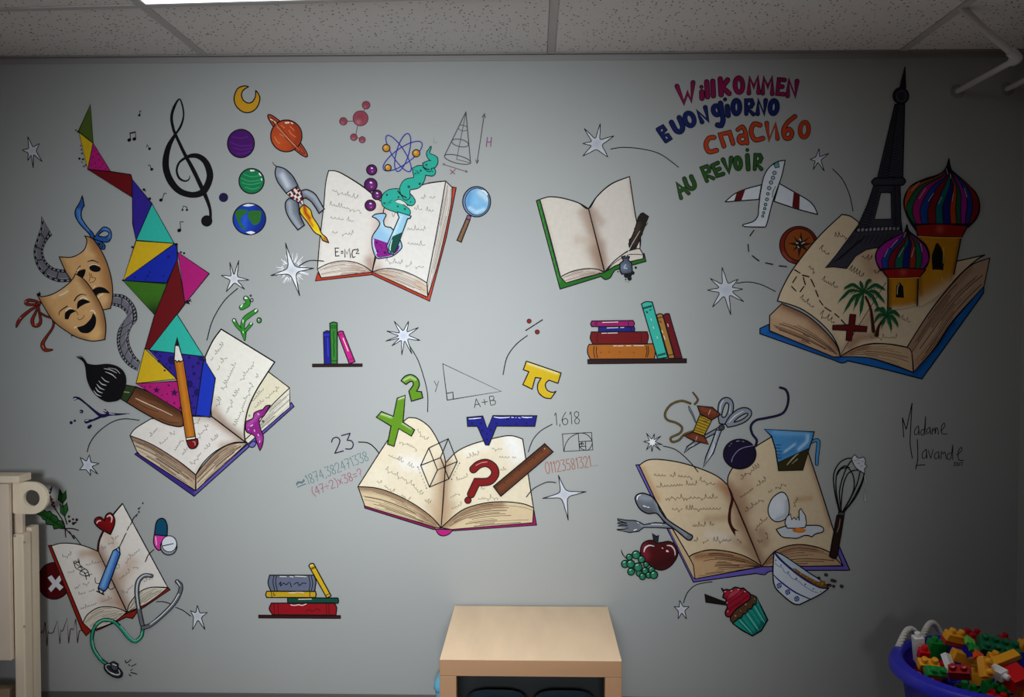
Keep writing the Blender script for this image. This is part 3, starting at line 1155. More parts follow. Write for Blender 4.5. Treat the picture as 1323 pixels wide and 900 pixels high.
T('painted_medical_cross', 'dark red painted disc with a white cross behind the medicine book', 'sign', z=0)
P('disc')
C(180, 780, 127, '520a10', 143, w=1.0)
P('cross')
F('130,755 160,736 190,776 226,732 243,762 217,800 252,828 224,856 194,825 156,866 135,840 166,804', 'd8d6dc')
T('painted_open_book', 'painted open medicine book with a dark red cover at the lower left', 'book', 'open books of the mural', z=1)
RC = '922012'
P('cover', 'dark red cover')
B('135,505 162,505 405,1105 470,1165 430,1205 395,1160', RC)
B('470,1150 560,1120 745,1030 800,1010 1062,830 1080,848 830,1015 790,1070 740,1062 510,1165', RC)
B('515,548! 525,470 570,370 640,262 712,178! 640,280 580,370 535,470 525,556!', RC, 1)
P('page')
B('160,508! 240,488 360,495 460,525 525,553! 745,1020! 650,985 530,985 440,1040 405,1105!', PAGE, 1, sh=[('525,553 640,780 745,1020', 60, '9a6a4a', .75), ('400,570 520,560', 34, 'b8906e', .6), ('560,930 700,960', 44, 'b08464', .5)])
hand('250,600 330,570 345,562 | 430,660 560,630 | 290,720 330,710 | 340,830 460,795 | 375,890 500,850 | 390,1000 640,915', 26, seed=11)
P('page')
B('525,553! 535,470 580,370 640,270 712,182! 1062,830! 930,830 840,870 770,950 748,1020!', PAGE, 1, sh=[('525,553 640,780 745,1020', 56, '8a5a3c', .75), ('580,420 640,500', 40, 'c4a288', .5), ('780,640 700,760', 60, 'bb9476', .5)])
hand('565,540 680,435 | 670,690 845,540 | 690,770 860,640 | 720,880 820,800 | 880,790 950,755', 28, seed=12)
P('page_block')
B('405,1105! 440,1040 530,985 650,985 745,1020! 640,1100 470,1165!', 'd8cdbd', 1)
leaves('410,1100 450,1045 540,995 650,992 740,1020', '480,1155 540,1125 620,1095 680,1065 740,1025', 9, '5a4436')
P('page_block')
B('748,1020! 770,950 840,870 930,830 1064,832! 900,955', 'd8cdbd', 1)
leaves('755,1010 780,950 850,875 940,838', '770,1010 850,970 950,900 1050,840', 8, '5a4436')
P('dna_drawing')
L('370,600,3 378,640,6 345,625,6 335,640,6 370,660,6 400,690,6 380,720,6 420,740,6 478,725,4|332,630 350,680 385,700 420,720 432,768|365,615 385,660 410,680 440,700 455,745|345,640 378,632|365,680 395,665|385,700 415,690|415,725 445,712|425,745 455,735', .9)
L('500,755 502,790 520,800 540,795|600,820 615,845 640,838 655,820', .8)

T('painted_heart', 'glossy dark red painted heart on the medicine book page', 'heart', z=3)
P('heart_body')
B('620,418! 540,375 498,330 505,295 540,285 575,312! 585,270 620,252 650,290 650,345', '860c12', 1, 1.4, sh=[('520,350 620,410', 30, '5a070c', .6)])
SP('gloss')
L('515,330,8 525,315,10 545,312,8|595,282,8 615,270,12 632,290,12 625,325,5', 1, 'e9c9c4')
T('painted_syringe', 'blue painted syringe lying across the medicine book', 'syringe', z=3)
P('needle')
L('690,515 740,410|750,385 765,355|775,345 800,290 830,260|838,225 848,210|868,178 872,172', .9)
dots('820,275,7 840,245,7 838,218,6 870,178,6', '4a1a24')
P('barrel')
B('640,545! 665,530! 690,520! 695,572! 600,830 575,858 555,850 525,832! 540,790', '3a74c8', 0, 1.2, sh=[('650,560 560,820', 18, '8fc0f0', .7), ('685,580 600,820', 12, '24509a', .6)])
P('nozzle')
B('665,535 682,515 693,545 690,560', '8fb8dc')
P('plunger')
L('515,858 540,870 570,885|525,835 535,862|565,858 560,880', 1.6)

G_PILL = 'pills right of the medicine book'
T('painted_pill', 'blue and pink painted capsule right of the medicine book', 'pill', G_PILL, z=1)
P('upper_half')
B('958,425! 972,330 1000,298 1035,302 1057,350 1057,432!', '0d4a6a', 1, 1.3)
P('lower_half')
B('957,422! 1057,432! 1020,470 1005,540 975,532 952,485', 'd83aa0', 1, 1.2)
L('968,440 975,500', 1.4, 'f2a8d8')
T('painted_pill', 'round white painted tablet overlapping the capsule', 'pill', G_PILL, z=2)
P('tablet_side')
C(1070, 512, 63, '9a9ca4', 66, w=1.2)
P('tablet_face')
C(1074, 492, 58, 'e0e2ea', 62, w=.9)
L('1025,508 1105,490', 1.0)
T('painted_trail', 'short thin painted curve linking the capsule to the medicine book page', 'line', z=3)
L('955,537 915,575 890,630', 1.0)
T('painted_heartbeat_line', 'dark red painted heartbeat line left of the medicine book', 'line', z=0)
O(40, 740)
L('80,465 85,440 95,465 102,440 110,380 125,565 133,448 140,465 165,465 175,455 205,370 225,548 232,440 240,452 250,440 280,352 293,543 305,440 318,428 330,442 347,355 361,542 375,450 395,440 402,448', 1.0, '4a1216', sm=0)
T('painted_stethoscope', 'painted stethoscope with steel ear tubes and a green hose', 'stethoscope', z=4)
P('hose', 'green hose')
LO('870,430 860,485 815,525 765,500 690,410 635,368 565,362 505,405 477,490 490,580 540,660 592,702', 2.9, '2a9a78', o=1.5)
L('865,455 850,495 815,517 775,495 700,405|640,362 560,358 510,395|483,520 500,590 550,660', .8, '8fd8c0')
P('ear_tube')
LO('940,18,18 880,18,22 835,65,26 825,150,26 842,280,24 868,400,22', 3.5, '6a6e76', o=1.6)
L('930,14,5 880,14,8 836,60,10 825,150,10 840,270,8', 1, 'd8dade')
P('ear_tube')
LO('1135,62,20 1165,95,22 1155,155,22 1105,240,24 1010,335,22 930,400,22 872,420,22', 3.5, '6a6e76', o=1.6)
L('1137,58,8 1160,95,6|1150,160,8 1100,238,8 1010,330,8 930,392,8', 1, 'd8dade')
P('chest_piece')
C(643, 752, 80, '2c2c32', 42, 32, w=1.0)
CL(640, 745, 62, 'b9bbc2', 28, 32, 1.0)
B('622,690! 645,682 680,702! 678,745 650,755 628,735', '4c4e56', 0, 1.2)
L('640,700,6 665,710,8|625,765,5 660,780,6 690,778,4', 1, 'e2e2e6')
P('sound_marks')
L('735,675 742,692|748,692 780,668|762,705 772,714|785,718 820,700|778,748 790,744|780,765 826,780|765,782 778,792', .9, sm=0)

# ================= science book
T('painted_open_book', 'painted open science book with an orange-red cover and glassware', 'book', 'open books of the mural', z=0)
O(390, 270)
RC2 = 'b9351d'
P('cover', 'orange-red cover')
B('122,490 150,533 545,487 545,508 104,557', RC2)
B('545,487 972,682 1060,380 1165,-172 1197,-166 1120,220 990,714 545,508', RC2, sh=[('1180,-160 1090,230 982,690', 8, 'd8604a', .6)])
P('page')
B('207,-297! 260,-295 330,-265 480,-170 600,-70 645,-48! 545,485! 480,440 400,410 300,403 200,425 120,465! 140,230 170,-30 185,-200', 'e8e0d8', 1, 1.1, sh=[('640,-20 545,480', 60, 'c9a898', .7), ('520,400 545,470', 40, '9a7460', .6), ('170,-30 130,400', 14, 'cfc4ba', .5)])
L('207,-297,6 260,-295,8 330,-265,10 480,-170,12 600,-70,10 640,-48,6', 1.4)
hand('235,-140 430,-80 | 215,-30 470,20 | 220,70 320,85 350,90 460,115 | 235,185 410,200', 30, seed=21)
P('formula')
L('285,302 258,302! 262,365! 288,362|260,332 280,330|305,328 318,327|306,342 319,341|335,372 332,310! 350,348! 368,305! 378,376|414,312 394,320 388,350 396,376 412,370|420,318 432,308 438,320 420,345! 442,344', 1.1, sm=0)
P('page')
B('645,-48! 800,-140 960,-195 1115,-217! 1060,100 970,572! 900,530 800,485 700,462 620,465 548,486!', 'e8e2dc', 1, 1.1, sh=[('640,0 550,470', 50, 'd0b4a6', .6), ('600,460 560,480', 40, 'b08a74', .5)])
L('930,-185,6 1000,-205,8 1115,-217,9', 1.2)
hand('925,-80 1030,-85 | 870,0 1020,20 | 820,160 960,165 | 820,270 965,285 | 650,405 940,455', 30, seed=22)
L('700,30 708,60 725,25', .6, '6a6058')
P('page_block')
B('1115,-217! 1165,-168! 1150,0 1060,400 978,674! 970,572! 1060,100', 'd9cfc6', 1)
leaves('1122,-205 1065,100 975,572', '1158,-165 1140,10 1050,400 980,660', 6, '6a5a50')
P('page_block')
B('120,465! 200,425 300,403 400,410 480,440 545,487! 400,504 150,533!', 'ddd0c4', 1, 1.0, sh=[('400,440 540,485', 26, 'b48e7a', .5)])
leaves('130,468 200,432 300,412 400,418 480,445 540,485', '155,525 250,518 350,508 450,498 540,488', 9, '7a5a4a')
P('page_block')
B('548,487! 620,465 700,462 800,485 900,530 970,572! 975,682! 800,603', 'ddd0c4', 1, 1.0, sh=[('580,490 700,530', 30, 'b48464', .6), ('900,570 960,640', 26, 'c8a47c', .6)])
leaves('555,487 620,470 700,468 800,490 900,535 968,577', '560,492 700,555 850,620 970,676', 10, '7a5a4a')
P('page_fold')
L('575,380 545,487', .8)

T('painted_rocket', 'painted grey rocket with a red checked waist and yellow flame', 'rocket', z=2)
O(340, 190)
P('flame')
B('318,445! 290,470 290,510 350,590 400,660 450,690 460,720 510,742! 490,700 455,670 430,610 385,540 370,490 340,460', 'efc81a', 1, 1.2, sh=[('320,455 330,510 360,550', 17, 'b02c08', 1.0), ('475,708 505,740', 16, 'a8561c', .9), ('355,560 385,610', 9, 'c8480c', .9), ('420,660 445,685', 12, 'f6de50', .8)], step=1.3)
P('fin')
B('205,395! 175,430 180,500 215,570 270,642! 322,605! 285,520 270,430', '747a86', 1, 1.3, sh=[('205,430 215,520 285,625', 18, 'b4bac6', .7), ('265,430 300,590', 14, '464a56', .7)])
P('fin')
B('295,340! 340,330 400,360 440,420 475,480! 435,515! 380,430 330,395 312,405!', '747a86', 1, 1.3, sh=[('330,345 400,390 455,480', 16, 'b4bac6', .7), ('330,390 420,490', 12, '464a56', .7)])
P('waist')
B('180,358 270,300 295,345 318,450 240,410', 'e2dedc', 0, 1.2)
for q in ('215,338 232,326 245,345 228,357', '248,318 266,304 278,322 258,334', '196,360 212,352 222,372 206,382', '228,358 246,346 258,366 240,378', '262,336 282,326 292,344 272,354', '220,386 238,378 250,398 232,404', '256,368 272,356 284,378 264,388', '286,352 298,352 304,382 290,372', '250,402 266,390 276,412 262,420', '284,396 300,384 310,412 294,420', '276,420 290,412 300,436 288,438'):
    F(q, '6a1018')
P('nose')
B('105,150! 95,200 115,270 180,358! 272,300! 230,225 170,170', '8c93a2', 1, 1.3, sh=[('150,220 190,300', 24, 'd6dae4', .8), ('185,185 262,295', 16, '565c6c', .7), ('110,240 175,345', 14, '686e7c', .6)])
P('antenna')
L('72,115,3 88,138,6 106,152,8', .9)

G_B = 'purple bubbles over the science book'
for (x, y, r), lb in (((842, 177, 40), 'uppermost glossy purple bubble, below the atom'), ((835, 292, 50), 'largest glossy purple bubble, second from the top'), ((883, 370, 38), 'glossy purple bubble touching the teal smoke'), ((832, 452, 42), 'lowest glossy purple bubble, above the flask')):
    T('painted_bubble', lb, 'bubble', G_B, z=2)
    P('ball')
    C(x, y, r, '4c0d4e', r, 0, 1.0, sh=[('%g,%g' % (x + 4, y + 6), r * .5, '8a2a8a', .8)], step=1.2)
    SP('gloss')
    L('%g,%g,%g %g,%g,%g|%g,%g,%g %g,%g,%g' % (x - 2, y - r * .35, r * .26, x + r * .15, y - r * .3, r * .2, x + r * .2, y + r * .3, 4, x + r * .05, y + r * .42, 3), 1, 'f0e0f0')

T('painted_atom', 'painted blue atom orbits with three golden electrons', 'atom', z=1)
O(440, 170)
P('orbits')
for a in ((450, 170, 165, 48, 57), (482, 162, 152, 48, 106), (482, 190, 180, 62, -35)):
    CL(a[0], a[1], a[2], '2a309c', a[3], a[4], 1.15)
for x, y, r in ((355, 128, 28), (587, 168, 28), (368, 280, 25)):
    P('electron')
    C(x, y, r, 'c8861e', sh=[('%g,%g' % (x - 6, y - 8), 10, 'f0cc80', .8)], step=1.2)
T('painted_molecule', 'painted dusky pink molecule above the atom', 'molecule', z=0)
O(330, 90)
P('bonds')
L('713,399 757,399|840,320 850,300|792,435 780,500|788,526 805,532', .8, '5a4a56', sm=0)
for x, y, r in ((815, 377, 58), (682, 400, 29), (858, 275, 30), (763, 523, 26), (828, 543, 24)):
    P('atom_ball')
    C(x, y, r, '9a4a58', sh=[('%g,%g' % (x, y - r * .2), r * .7, '8a3040', .6), ('%g,%g' % (x - r * .3, y + r * .5), r * .3, 'c89098', .6)], oc='5c3440', w=.9)
T('painted_cone_diagram', 'thin pen drawing of a cone with height and width arrows', 'drawing', z=0)
O(540, 120)
PEN = '4a4650'
P('cone')
L('372,148 205,488|372,148 408,545', 1.0, PEN, sm=0)
CL(348, 272, 36, '6a5560', 22, 12, .8)
CL(327, 388, 66, PEN, 28, 12, .9)
CL(307, 515, 105, PEN, 30, 14, 1.0)
L('370,160 300,515! 400,540', .7, PEN, sm=0)
P('height_arrow')
L('515,160 457,548|498,190 515,160 524,192|448,520 457,548 470,522', .9, PEN, sm=0)
P('width_arrow')
L('192,552 384,612|205,560 192,552 206,546|372,600 384,612 368,614', .8, '6a5058', sm=0)
P('height_letter')
L('538,345 530,415|570,345 563,415|534,382 566,380', 1.0, '8a4478', sm=0)
P('width_letter')
L('250,595 285,628|290,592 252,628', .9, '8a3a54', sm=0)
L('125,350 122,380 135,390 150,375', .5, '8a8890')
T('painted_magnifying_glass', 'painted magnifying glass with pale blue lens and brown handle', 'magnifying glass', z=0)
O(440, 170)
P('handle')
B('975,672 1004,684 936,857 902,842', '6a4630', 0, 1.2, sh=[('985,690 920,840', 8, 'a07a5a', .7)])
P('ferrule')
B('983,648 1012,656 1003,684 974,674', '9a5a86', 0, 1.0)
P('rim')
C(1055, 543, 108, '7a8cae', 117, w=1.2)
P('lens')
C(1058, 543, 92, '7fbce8', 104, w=.8, sh=[('1000,480 985,560 1020,620', 20, '5a94d0', .7), ('1080,470 1140,520', 24, 'd6ecfa', .8), ('1000,590 1050,625 1110,600', 12, 'cfe8f8', .9), ('1060,540', 40, '98ccf0', .5)])
L('1095,455,10 1120,465,12 1138,490,8', 1, 'f0f8fc')

T('painted_smoke', 'teal painted smoke curling up out of the test tube', 'smoke', z=2)
SMK = '2bb09c'
P('puff')
LO('505,625,70 450,590,75 372,545,100 385,498,88 460,490,84 520,520,80 545,540,64', 12, SMK, o=1.6)
F('420,540! 455,525 500,548 520,572! 470,560 440,550', 'e4ded8', 1)
L('420,540 455,525 500,548 522,575', .8)
P('puff')
LO('510,500,56 500,450,76 525,410,84 590,395,80 615,340,84 600,305,70 650,300,66 705,312,60', 10, SMK, o=1.6)
P('puff')
LO('685,292,34 668,262,50 715,250,60 722,215,56 690,190,34 678,165,18 688,145,10 700,120,3', 8, SMK, o=1.6)
P('speckles')
dots('360,490,9 340,555,9 450,508,8 445,580,8 500,600,9 390,552,4 530,428,11 615,405,11 622,303,9 578,325,6 545,545,7 535,520,5 668,258,8 712,310,6 700,225,5 675,180,4', '0f5a52')
L('445,460 470,490 510,512|640,275 665,290 690,295', 1.2)

T('painted_flask', 'painted glass flask of magenta liquid on the science book', 'flask', z=1)
O(340, 190)
P('glass')
B('845,540! 870,520 945,514 952,535! 935,570 945,612 990,622! 1040,680 1076,760 1060,800 1000,845 925,860 880,858 850,790 845,700 890,625 905,590 880,556', '9ac6e6', 1, 1.2, sh=[('930,600 1000,680', 30, 'c6e2f4', .6)])
P('liquid')
F('855,705! 960,740! 1060,765! 1040,810 980,842 930,852 885,850 862,775', '8a1488', 1)
dots('880,740,10 905,760,6 885,808,11 945,818,12 920,780,5 1040,785,8', '4a0a58')
L('858,715 858,760 880,825', .9, 'e8d8ee')
T('painted_test_tube', 'painted test tube of dark green liquid leaning in the flask', 'test tube', z=3)
P('glass')
B('1045,503! 1148,535! 1140,552 1120,556 1035,790 1008,832 972,818 960,765 1055,545 1045,522', '9ed0ea', 0, 1.2, sh=[('1070,540 1000,700', 14, 'd6eef8', .7)])
P('liquid')
F('1005,692! 1088,655! 1030,790 1006,822 978,810 972,770', '0c4a40', 1)
L('1000,720,6 985,780,10 988,800,6', 1, 'c8e6e2')

# ================= painted shelves with books
def sbook(label, s, col, grp, z=1, deco=None, dcol=K, sm=1, gloss=None):
    T('painted_shelf_book', label, 'book', grp, z=z)
    P('spine')
    B(s, col, sm, 1.2)
    if deco:
        SP('spine_bands')
        L(deco, .9, dcol)
    if gloss:
        SP('gloss')
        L(gloss, .8, 'e8dcd4')


SHF = '2e1210'
O(390, 390)
g = 'books on the small upper painted shelf'
T('painted_shelf', 'short dark brown painted shelf carrying three upright books', 'shelf')
B('82,480! 468,478! 468,500! 82,503!', SHF, 1, .8)
sbook('dark blue upright painted book left on the short shelf', '168,235! 195,222 220,230! 228,482! 175,482!', '15188a', g, 1, '172,255 220,252|200,280 205,420', '3a3eb8')
sbook('tall green upright painted book in the middle of the short shelf', '218,165! 245,155 275,162! 276,480! 228,480!', '2c7a28', g, 2, '220,185 275,185|220,200 275,200|230,455 272,455|250,225 245,260 252,300 246,340 252,380 248,420', '123a10')
sbook('magenta painted book leaning on the short shelf', '278,240! 295,225 320,228! 413,462! 368,478!', 'c01680', g, 1, '290,258 325,245|365,450 400,435', '7a0d50', gloss='320,280 360,380')
O(700, 360)
g = 'books on the long painted shelf'
T('painted_shelf', 'long dark brown painted shelf carrying seven books', 'shelf')
B('355,625! 1122,618! 1122,652! 357,660!', SHF, 1, .8)
sbook('thick orange-brown painted book at the bottom of the flat pile', '368,508! 860,503! 878,530 880,560 872,620! 375,622! 355,575 356,530', 'b4661c', g, 1, '405,525 402,570 412,610|425,525 422,570 432,610|808,520 815,560 805,605|822,520 828,560 818,605|455,570 456,572|520,567 522,568|603,567 606,568|712,570 714,571', gloss='555,520 580,519|590,520 630,519|655,519 690,518|715,518 790,517')
sbook('dark red painted book second from the bottom of the flat pile', '385,412! 815,410! 826,450 815,505! 395,505! 375,460', '74080e', g, 1, '430,425 428,490|772,425 772,490', '3a0508', gloss='465,422 500,421|510,421 585,419')
sbook('narrow blue painted book on the dark red one', '440,372! 715,372! 720,390 715,408! 440,410!', '161c86', g, 2, '690,375 692,408', gloss='505,381 590,378|610,378 635,377')
sbook('magenta painted book on top of the flat pile', '388,327! 705,323! 718,345 710,370! 388,370! 378,350', '9c1468', g, 2, '430,335 410,350 430,358|670,335 672,362', gloss='470,338 590,335')
sbook('tall teal painted book leaning on the long shelf', '772,195! 805,178 855,180! 975,608! 897,620!', '3abaa8', g, 2, '785,225 850,207|787,233 852,215|898,590 955,575|900,598 957,583|808,250 815,265 820,255|835,245 850,238', gloss='845,310 850,322|862,372 868,385|893,450 896,460')
sbook('tan painted book between the teal and dark red leaning books', '888,282! 910,270 935,275! 1030,615! 985,618!', 'b07a34', g, 1, '898,305 938,295|915,325 925,340|985,592 1018,585', gloss='930,400 938,420|945,440 955,470')
sbook('dark red painted book leaning at the right end of the long shelf', '940,285! 960,270 987,272! 1088,615! 1035,617!', '6c0a18', g, 1, gloss='975,350 980,370')
O(320, 700)
g = 'books on the low painted shelf'
T('painted_shelf', 'dark brown painted shelf carrying a pile of five books near the floor', 'shelf')
B('85,565! 720,568! 720,592! 85,588!', '3a1014', 1, .8)
sbook('thick red painted book at the bottom of the low pile', '185,472! 670,470! 690,505 685,565! 195,562! 168,515', '96101c', g, 1, '205,480 210,555|235,480 240,555|610,480 612,555|630,480 632,555|450,540 470,520 500,535 540,515 560,530', '5e0a12', gloss='335,485 360,490 400,484 420,490 455,478')
sbook('thin dark green painted book in the low pile', '310,430! 700,432! 706,455 700,473! 312,472!', '0c4a3a', g, 1, gloss='395,442 495,440')
sbook('long yellow painted book lying under the grey one', '150,380! 525,380! 532,405 525,428! 150,428! 140,405', 'c8a01c', g, 1, '185,385 188,425|483,385 483,425|202,392 205,412 215,408', '5a3c10', gloss='320,390 360,392 380,386 420,388 435,392')
sbook('blue-grey painted book lying on top of the low pile', '172,255! 515,255! 530,300 520,380! 182,378! 160,315', '646a82', g, 2, '205,262 198,310 212,375|225,262 218,310 232,375|475,262 485,320 478,375|495,262 505,320 495,375|245,325 260,305 255,340 280,315 300,330 320,310|330,310 340,345|360,325 390,310 400,335 430,315 455,320', gloss='252,265 300,266|330,265 355,268|370,262 455,266')
sbook('yellow painted book leaning against the blue-grey one', '475,182! 490,165 512,165! 648,415! 615,430!', 'd0aa1c', g, 2, '485,205 520,190|490,212 523,197|605,412 640,395', '5a3c10', gloss='488,180 505,176')

# ================= maths
T('painted_formula', 'green painted x with a small raised two above the maths book', 'formula', z=2)
GX = '5f8e16'
O(390, 390)
P('exponent')
B('770,610! 800,575 850,562 895,590 912,640 890,690! 928,695! 938,742! 850,768! 830,690! 865,640 855,615 835,618 808,638!', GX, 1, 1.3, sh=[('790,605 840,580 880,600', 8, 'c6dc98', .7)], step=1.5)
O(370, 500)
P('letter_x')
B('860,85 922,62 905,270 995,330 970,378 872,320 835,458 785,440 812,300 698,232 738,188 830,225', GX, 0, 1.3, sh=[('870,90 915,75', 7, 'd6e6b0', .8), ('735,205 815,232', 7, 'd6e6b0', .7), ('900,280 970,320', 6, 'd6e6b0', .7)], step=1.5)
T('painted_triangle_diagram', 'thin pen drawing of a right-angled triangle with letters', 'drawing')
O(560, 440)
P('triangle_outline')
L('72,178 525,392 107,460', 1.1, sm=0, cl=1)
P('right_angle_mark')
L('102,408 150,398 155,450', 1.0, sm=0)
P('letter')
text('A+B', 318, 520, 500, 490, 68, K, .9)
P('letter')
L('5,310,4 22,345,5|40,312,4 15,395,5', .9, sm=0)
T('painted_divide_sign', 'painted slanted division sign with two red dots', 'symbol')
O(640, 380)
P('bar')
L('237,280 365,198', 1.5)
for x, y in ((262, 208), (325, 292)):
    P('dot')
    C(x, y, 17, '8c1a20', w=.7)
P('trail')
L('248,320 160,390 90,490 60,622', 1.1)
T('painted_pi_sign', 'yellow painted pi symbol', 'symbol')
O(560, 440)
B('720,158! 990,250! 965,330! 895,305! 868,335 880,380 920,400 952,390! 910,448! 860,440 815,400 808,340 835,290! 790,285! 765,375! 693,340! 740,240! 697,225!', 'd8b414', 1, 1.3, sh=[('735,175 960,252', 9, 'f2e6a8', .8), ('870,330 885,385 920,402', 7, 'eedf9a', .6)], step=1.5)
T('painted_root_sign', 'dark blue painted square root sign above the maths book', 'symbol', z=2)
P('root_body')
B('260,593 382,583 418,680 462,580 802,580 785,662 490,660 430,808 405,806 342,662 265,662', '15167e', 0, 1.3)
dots('300,640,10 368,640,11 380,695,10 415,765,11 445,690,10 490,640,8 575,605,12 720,640,9 640,645,7 415,720,8', '0a0a4c')
SP('gloss')
L('275,605,5 320,602,8 370,597,4|470,590,5 520,596,9 590,592,5|605,592,5 622,594,6|635,596,4 645,592,4|660,594,5 672,598,5|685,590,6 720,594,9 765,592,5', 1, 'd8d8ee')
T('painted_number', 'thin black painted number 1,618 beside the maths book', 'number', z=0)
P('digits')
text('1,618', 940, 655, 1150, 640, 95, K, .9)
P('trail')
L('920,647 830,700 770,770 735,862', 1.0)
T('painted_golden_spiral', 'pen drawing of a spiral inside divided rectangles', 'drawing')
P('rectangles')
L('1000,722 1225,710 1236,845 1010,858 1000,722|1122,716 1133,850|1128,782 1230,776|1178,780 1182,846|1130,820 1178,818|1150,783 1152,820|1130,800 1152,800', .8, sm=0)
P('spiral')
L('1012,855 1025,800 1060,750 1122,718 1180,722 1222,760 1230,800 1205,842 1180,848 1145,835 1132,812 1142,795 1158,792 1165,805', .8)
T('painted_number', 'rust-coloured painted number row of growing digits right of the ruler', 'number')
O(580, 550)
text('01123581321...', 755, 368, 1165, 305, 84, 'a45a3c', .9)
T('painted_number', 'thick dark purple painted number 23', 'number')
O(370, 500)
P('digits')
text('23', 375, 512, 545, 465, 118, '2a1840', 1.6)
P('trail')
L('560,425 640,435 710,500 765,602', 1.2)
T('painted_number', 'pale teal painted long decimal number left of the maths book', 'number')
text('~', 88, 778, 170, 745, 60, '2a5a68', 1.0)
text('1874,382471338', 168, 755, 650, 560, 74, '4a7678', .8)
T('painted_formula', 'pink painted sum in brackets below the teal decimal number', 'formula')
text('(47/2)x38=?', 208, 845, 605, 685, 66, '963e5e', .8)

T('painted_open_book', 'painted open maths book with a magenta cover above the side table', 'book', 'open books of the mural', z=0)
O(440, 560)
MC = '9c1464'
PG2 = 'e4d6bc'
P('cover', 'magenta cover')
B('183,556 720,720 745,745 720,742 188,576', '8a1258')
B('860,742 1490,688 1498,590 1520,708 860,754', MC)
B('735,738! 760,780 800,792 845,775 872,742!', 'b41c78', 1)
P('page_block')
B('135,410! 270,420 400,460 560,540 700,640 780,732! 720,722! 188,560!', 'd6c09c', 1, 1.1, sh=[('150,420 280,430 420,475 580,560 740,690', 30, BRN, .75), ('640,680 760,735', 40, '8a6448', .5)])
leaves('145,425 270,432 400,472 560,552 700,652 775,728', '188,552 350,600 500,650 640,695 760,732', 13, '5a3c28', .7, seed=7)
P('page_block')
B('780,728! 930,600 1080,545 1240,527 1400,540 1497,572! 1490,690! 860,742!', 'd6c09c', 1, 1.1, sh=[('800,720 930,620 1080,560 1240,545', 36, BRN, .75)])
leaves('800,718 930,612 1080,556 1240,540 1400,553 1490,582', '860,738 1000,728 1150,715 1320,702 1485,688', 13, '5a3c28', .7, seed=8)
P('page')
B('135,410! 370,45 490,-95 530,-125! 600,-115 690,-50 760,65 800,160 815,225! 780,728! 700,640 560,540 400,460 270,420', PG2, 1, 1.2, sh=[('810,240 782,720', 60, '9a7454', .8), ('700,560 780,700', 50, 'b89a78', .5), ('500,220 600,240', 60, 'ece8e8', .7), ('740,400 760,600', 40, 'c4a886', .5), ('300,330', 80, 'ece2ce', .6)])
hand('370,170 440,200 570,270 | 350,280 480,350 560,400 630,490 | 280,370 400,450 | 470,480 530,520 | 460,60 590,120 | 590,-30 670,60 | 650,520 690,545', 28, seed=31)
P('page')
B('815,225! 900,140 1010,85 1150,45 1280,17 1350,20 1412,42! 1495,572! 1400,540 1240,527 1080,545 930,600 780,728!', PG2, 1, 1.2, sh=[('812,240 785,720', 60, '9a7454', .8), ('860,560 800,690', 50, 'b89a78', .6), ('1330,60 1380,160', 80, 'f0eeec', .9), ('980,140 1150,80', 40, 'ece8e0', .6)])
hand('980,190 1100,150 | 1175,120 1300,125 | 1230,185 1360,190 | 1240,285 1300,280 | 905,365 990,330 | 855,500 955,440 | 865,585 940,550 | 1065,510 1230,495 | 1090,435 1135,430', 26, seed=32)
P('page_fold')
L('812,235 800,480 780,728', .9)
T('painted_cube_drawing', 'pen drawing of a see-through cube over the maths book fold', 'drawing', z=2)
P('cube_edges')
L('685,110 835,38 905,215 840,350 690,413 622,245 685,110|685,110 752,280 905,215|752,280 690,413|835,38 775,185 622,245|775,185 840,350', 1.1, sm=0)
P('dotted_dimensions')
dots('600,258,5 667,420,5 922,228,5 862,352,5', K)
L('605,270 610,282|615,295 620,307|625,320 630,332|636,345 641,357|647,370 652,382|657,395 662,407|915,240 909,252|905,262 899,275|893,287 887,300|881,312 876,325', .5, '5a4a48', sm=0)
T('painted_question_mark', 'dark red painted question mark on the maths book', 'symbol', z=2)
P('hook')
LO('1030,275 1070,240 1130,226 1185,258 1198,315 1150,368 1056,374! 1012,468', 8.2, '7e0e10', o=2.0)
L('1050,245 1090,225 1135,218', .8, 'd08a80')
P('dot')
C(988, 515, 25, '7e0e10', w=1.0)
T('painted_ruler', 'dark brown painted ruler lying across the maths book', 'ruler', z=3)
O(580, 550)
P('ruler_body')
B('345,468 742,137 808,200 403,543', '5a2e18', 0, 1.4, sh=[('400,480 760,190', 26, '7a4424', .6)])
SP('tick_marks')
tk = []
for k in range(34):
    f_ = (k + .7) / 34.5
    x, y = 345 + 397 * f_, 468 - 331 * f_
    ln = .42 if k % 5 == 0 else .25
    tk.append('%g,%g %g,%g' % (x, y, x + 62 * ln, y + 70 * ln))
L('|'.join(tk), .6, '2a1208', sm=0)
dots('742,175,6', 'c88a50')

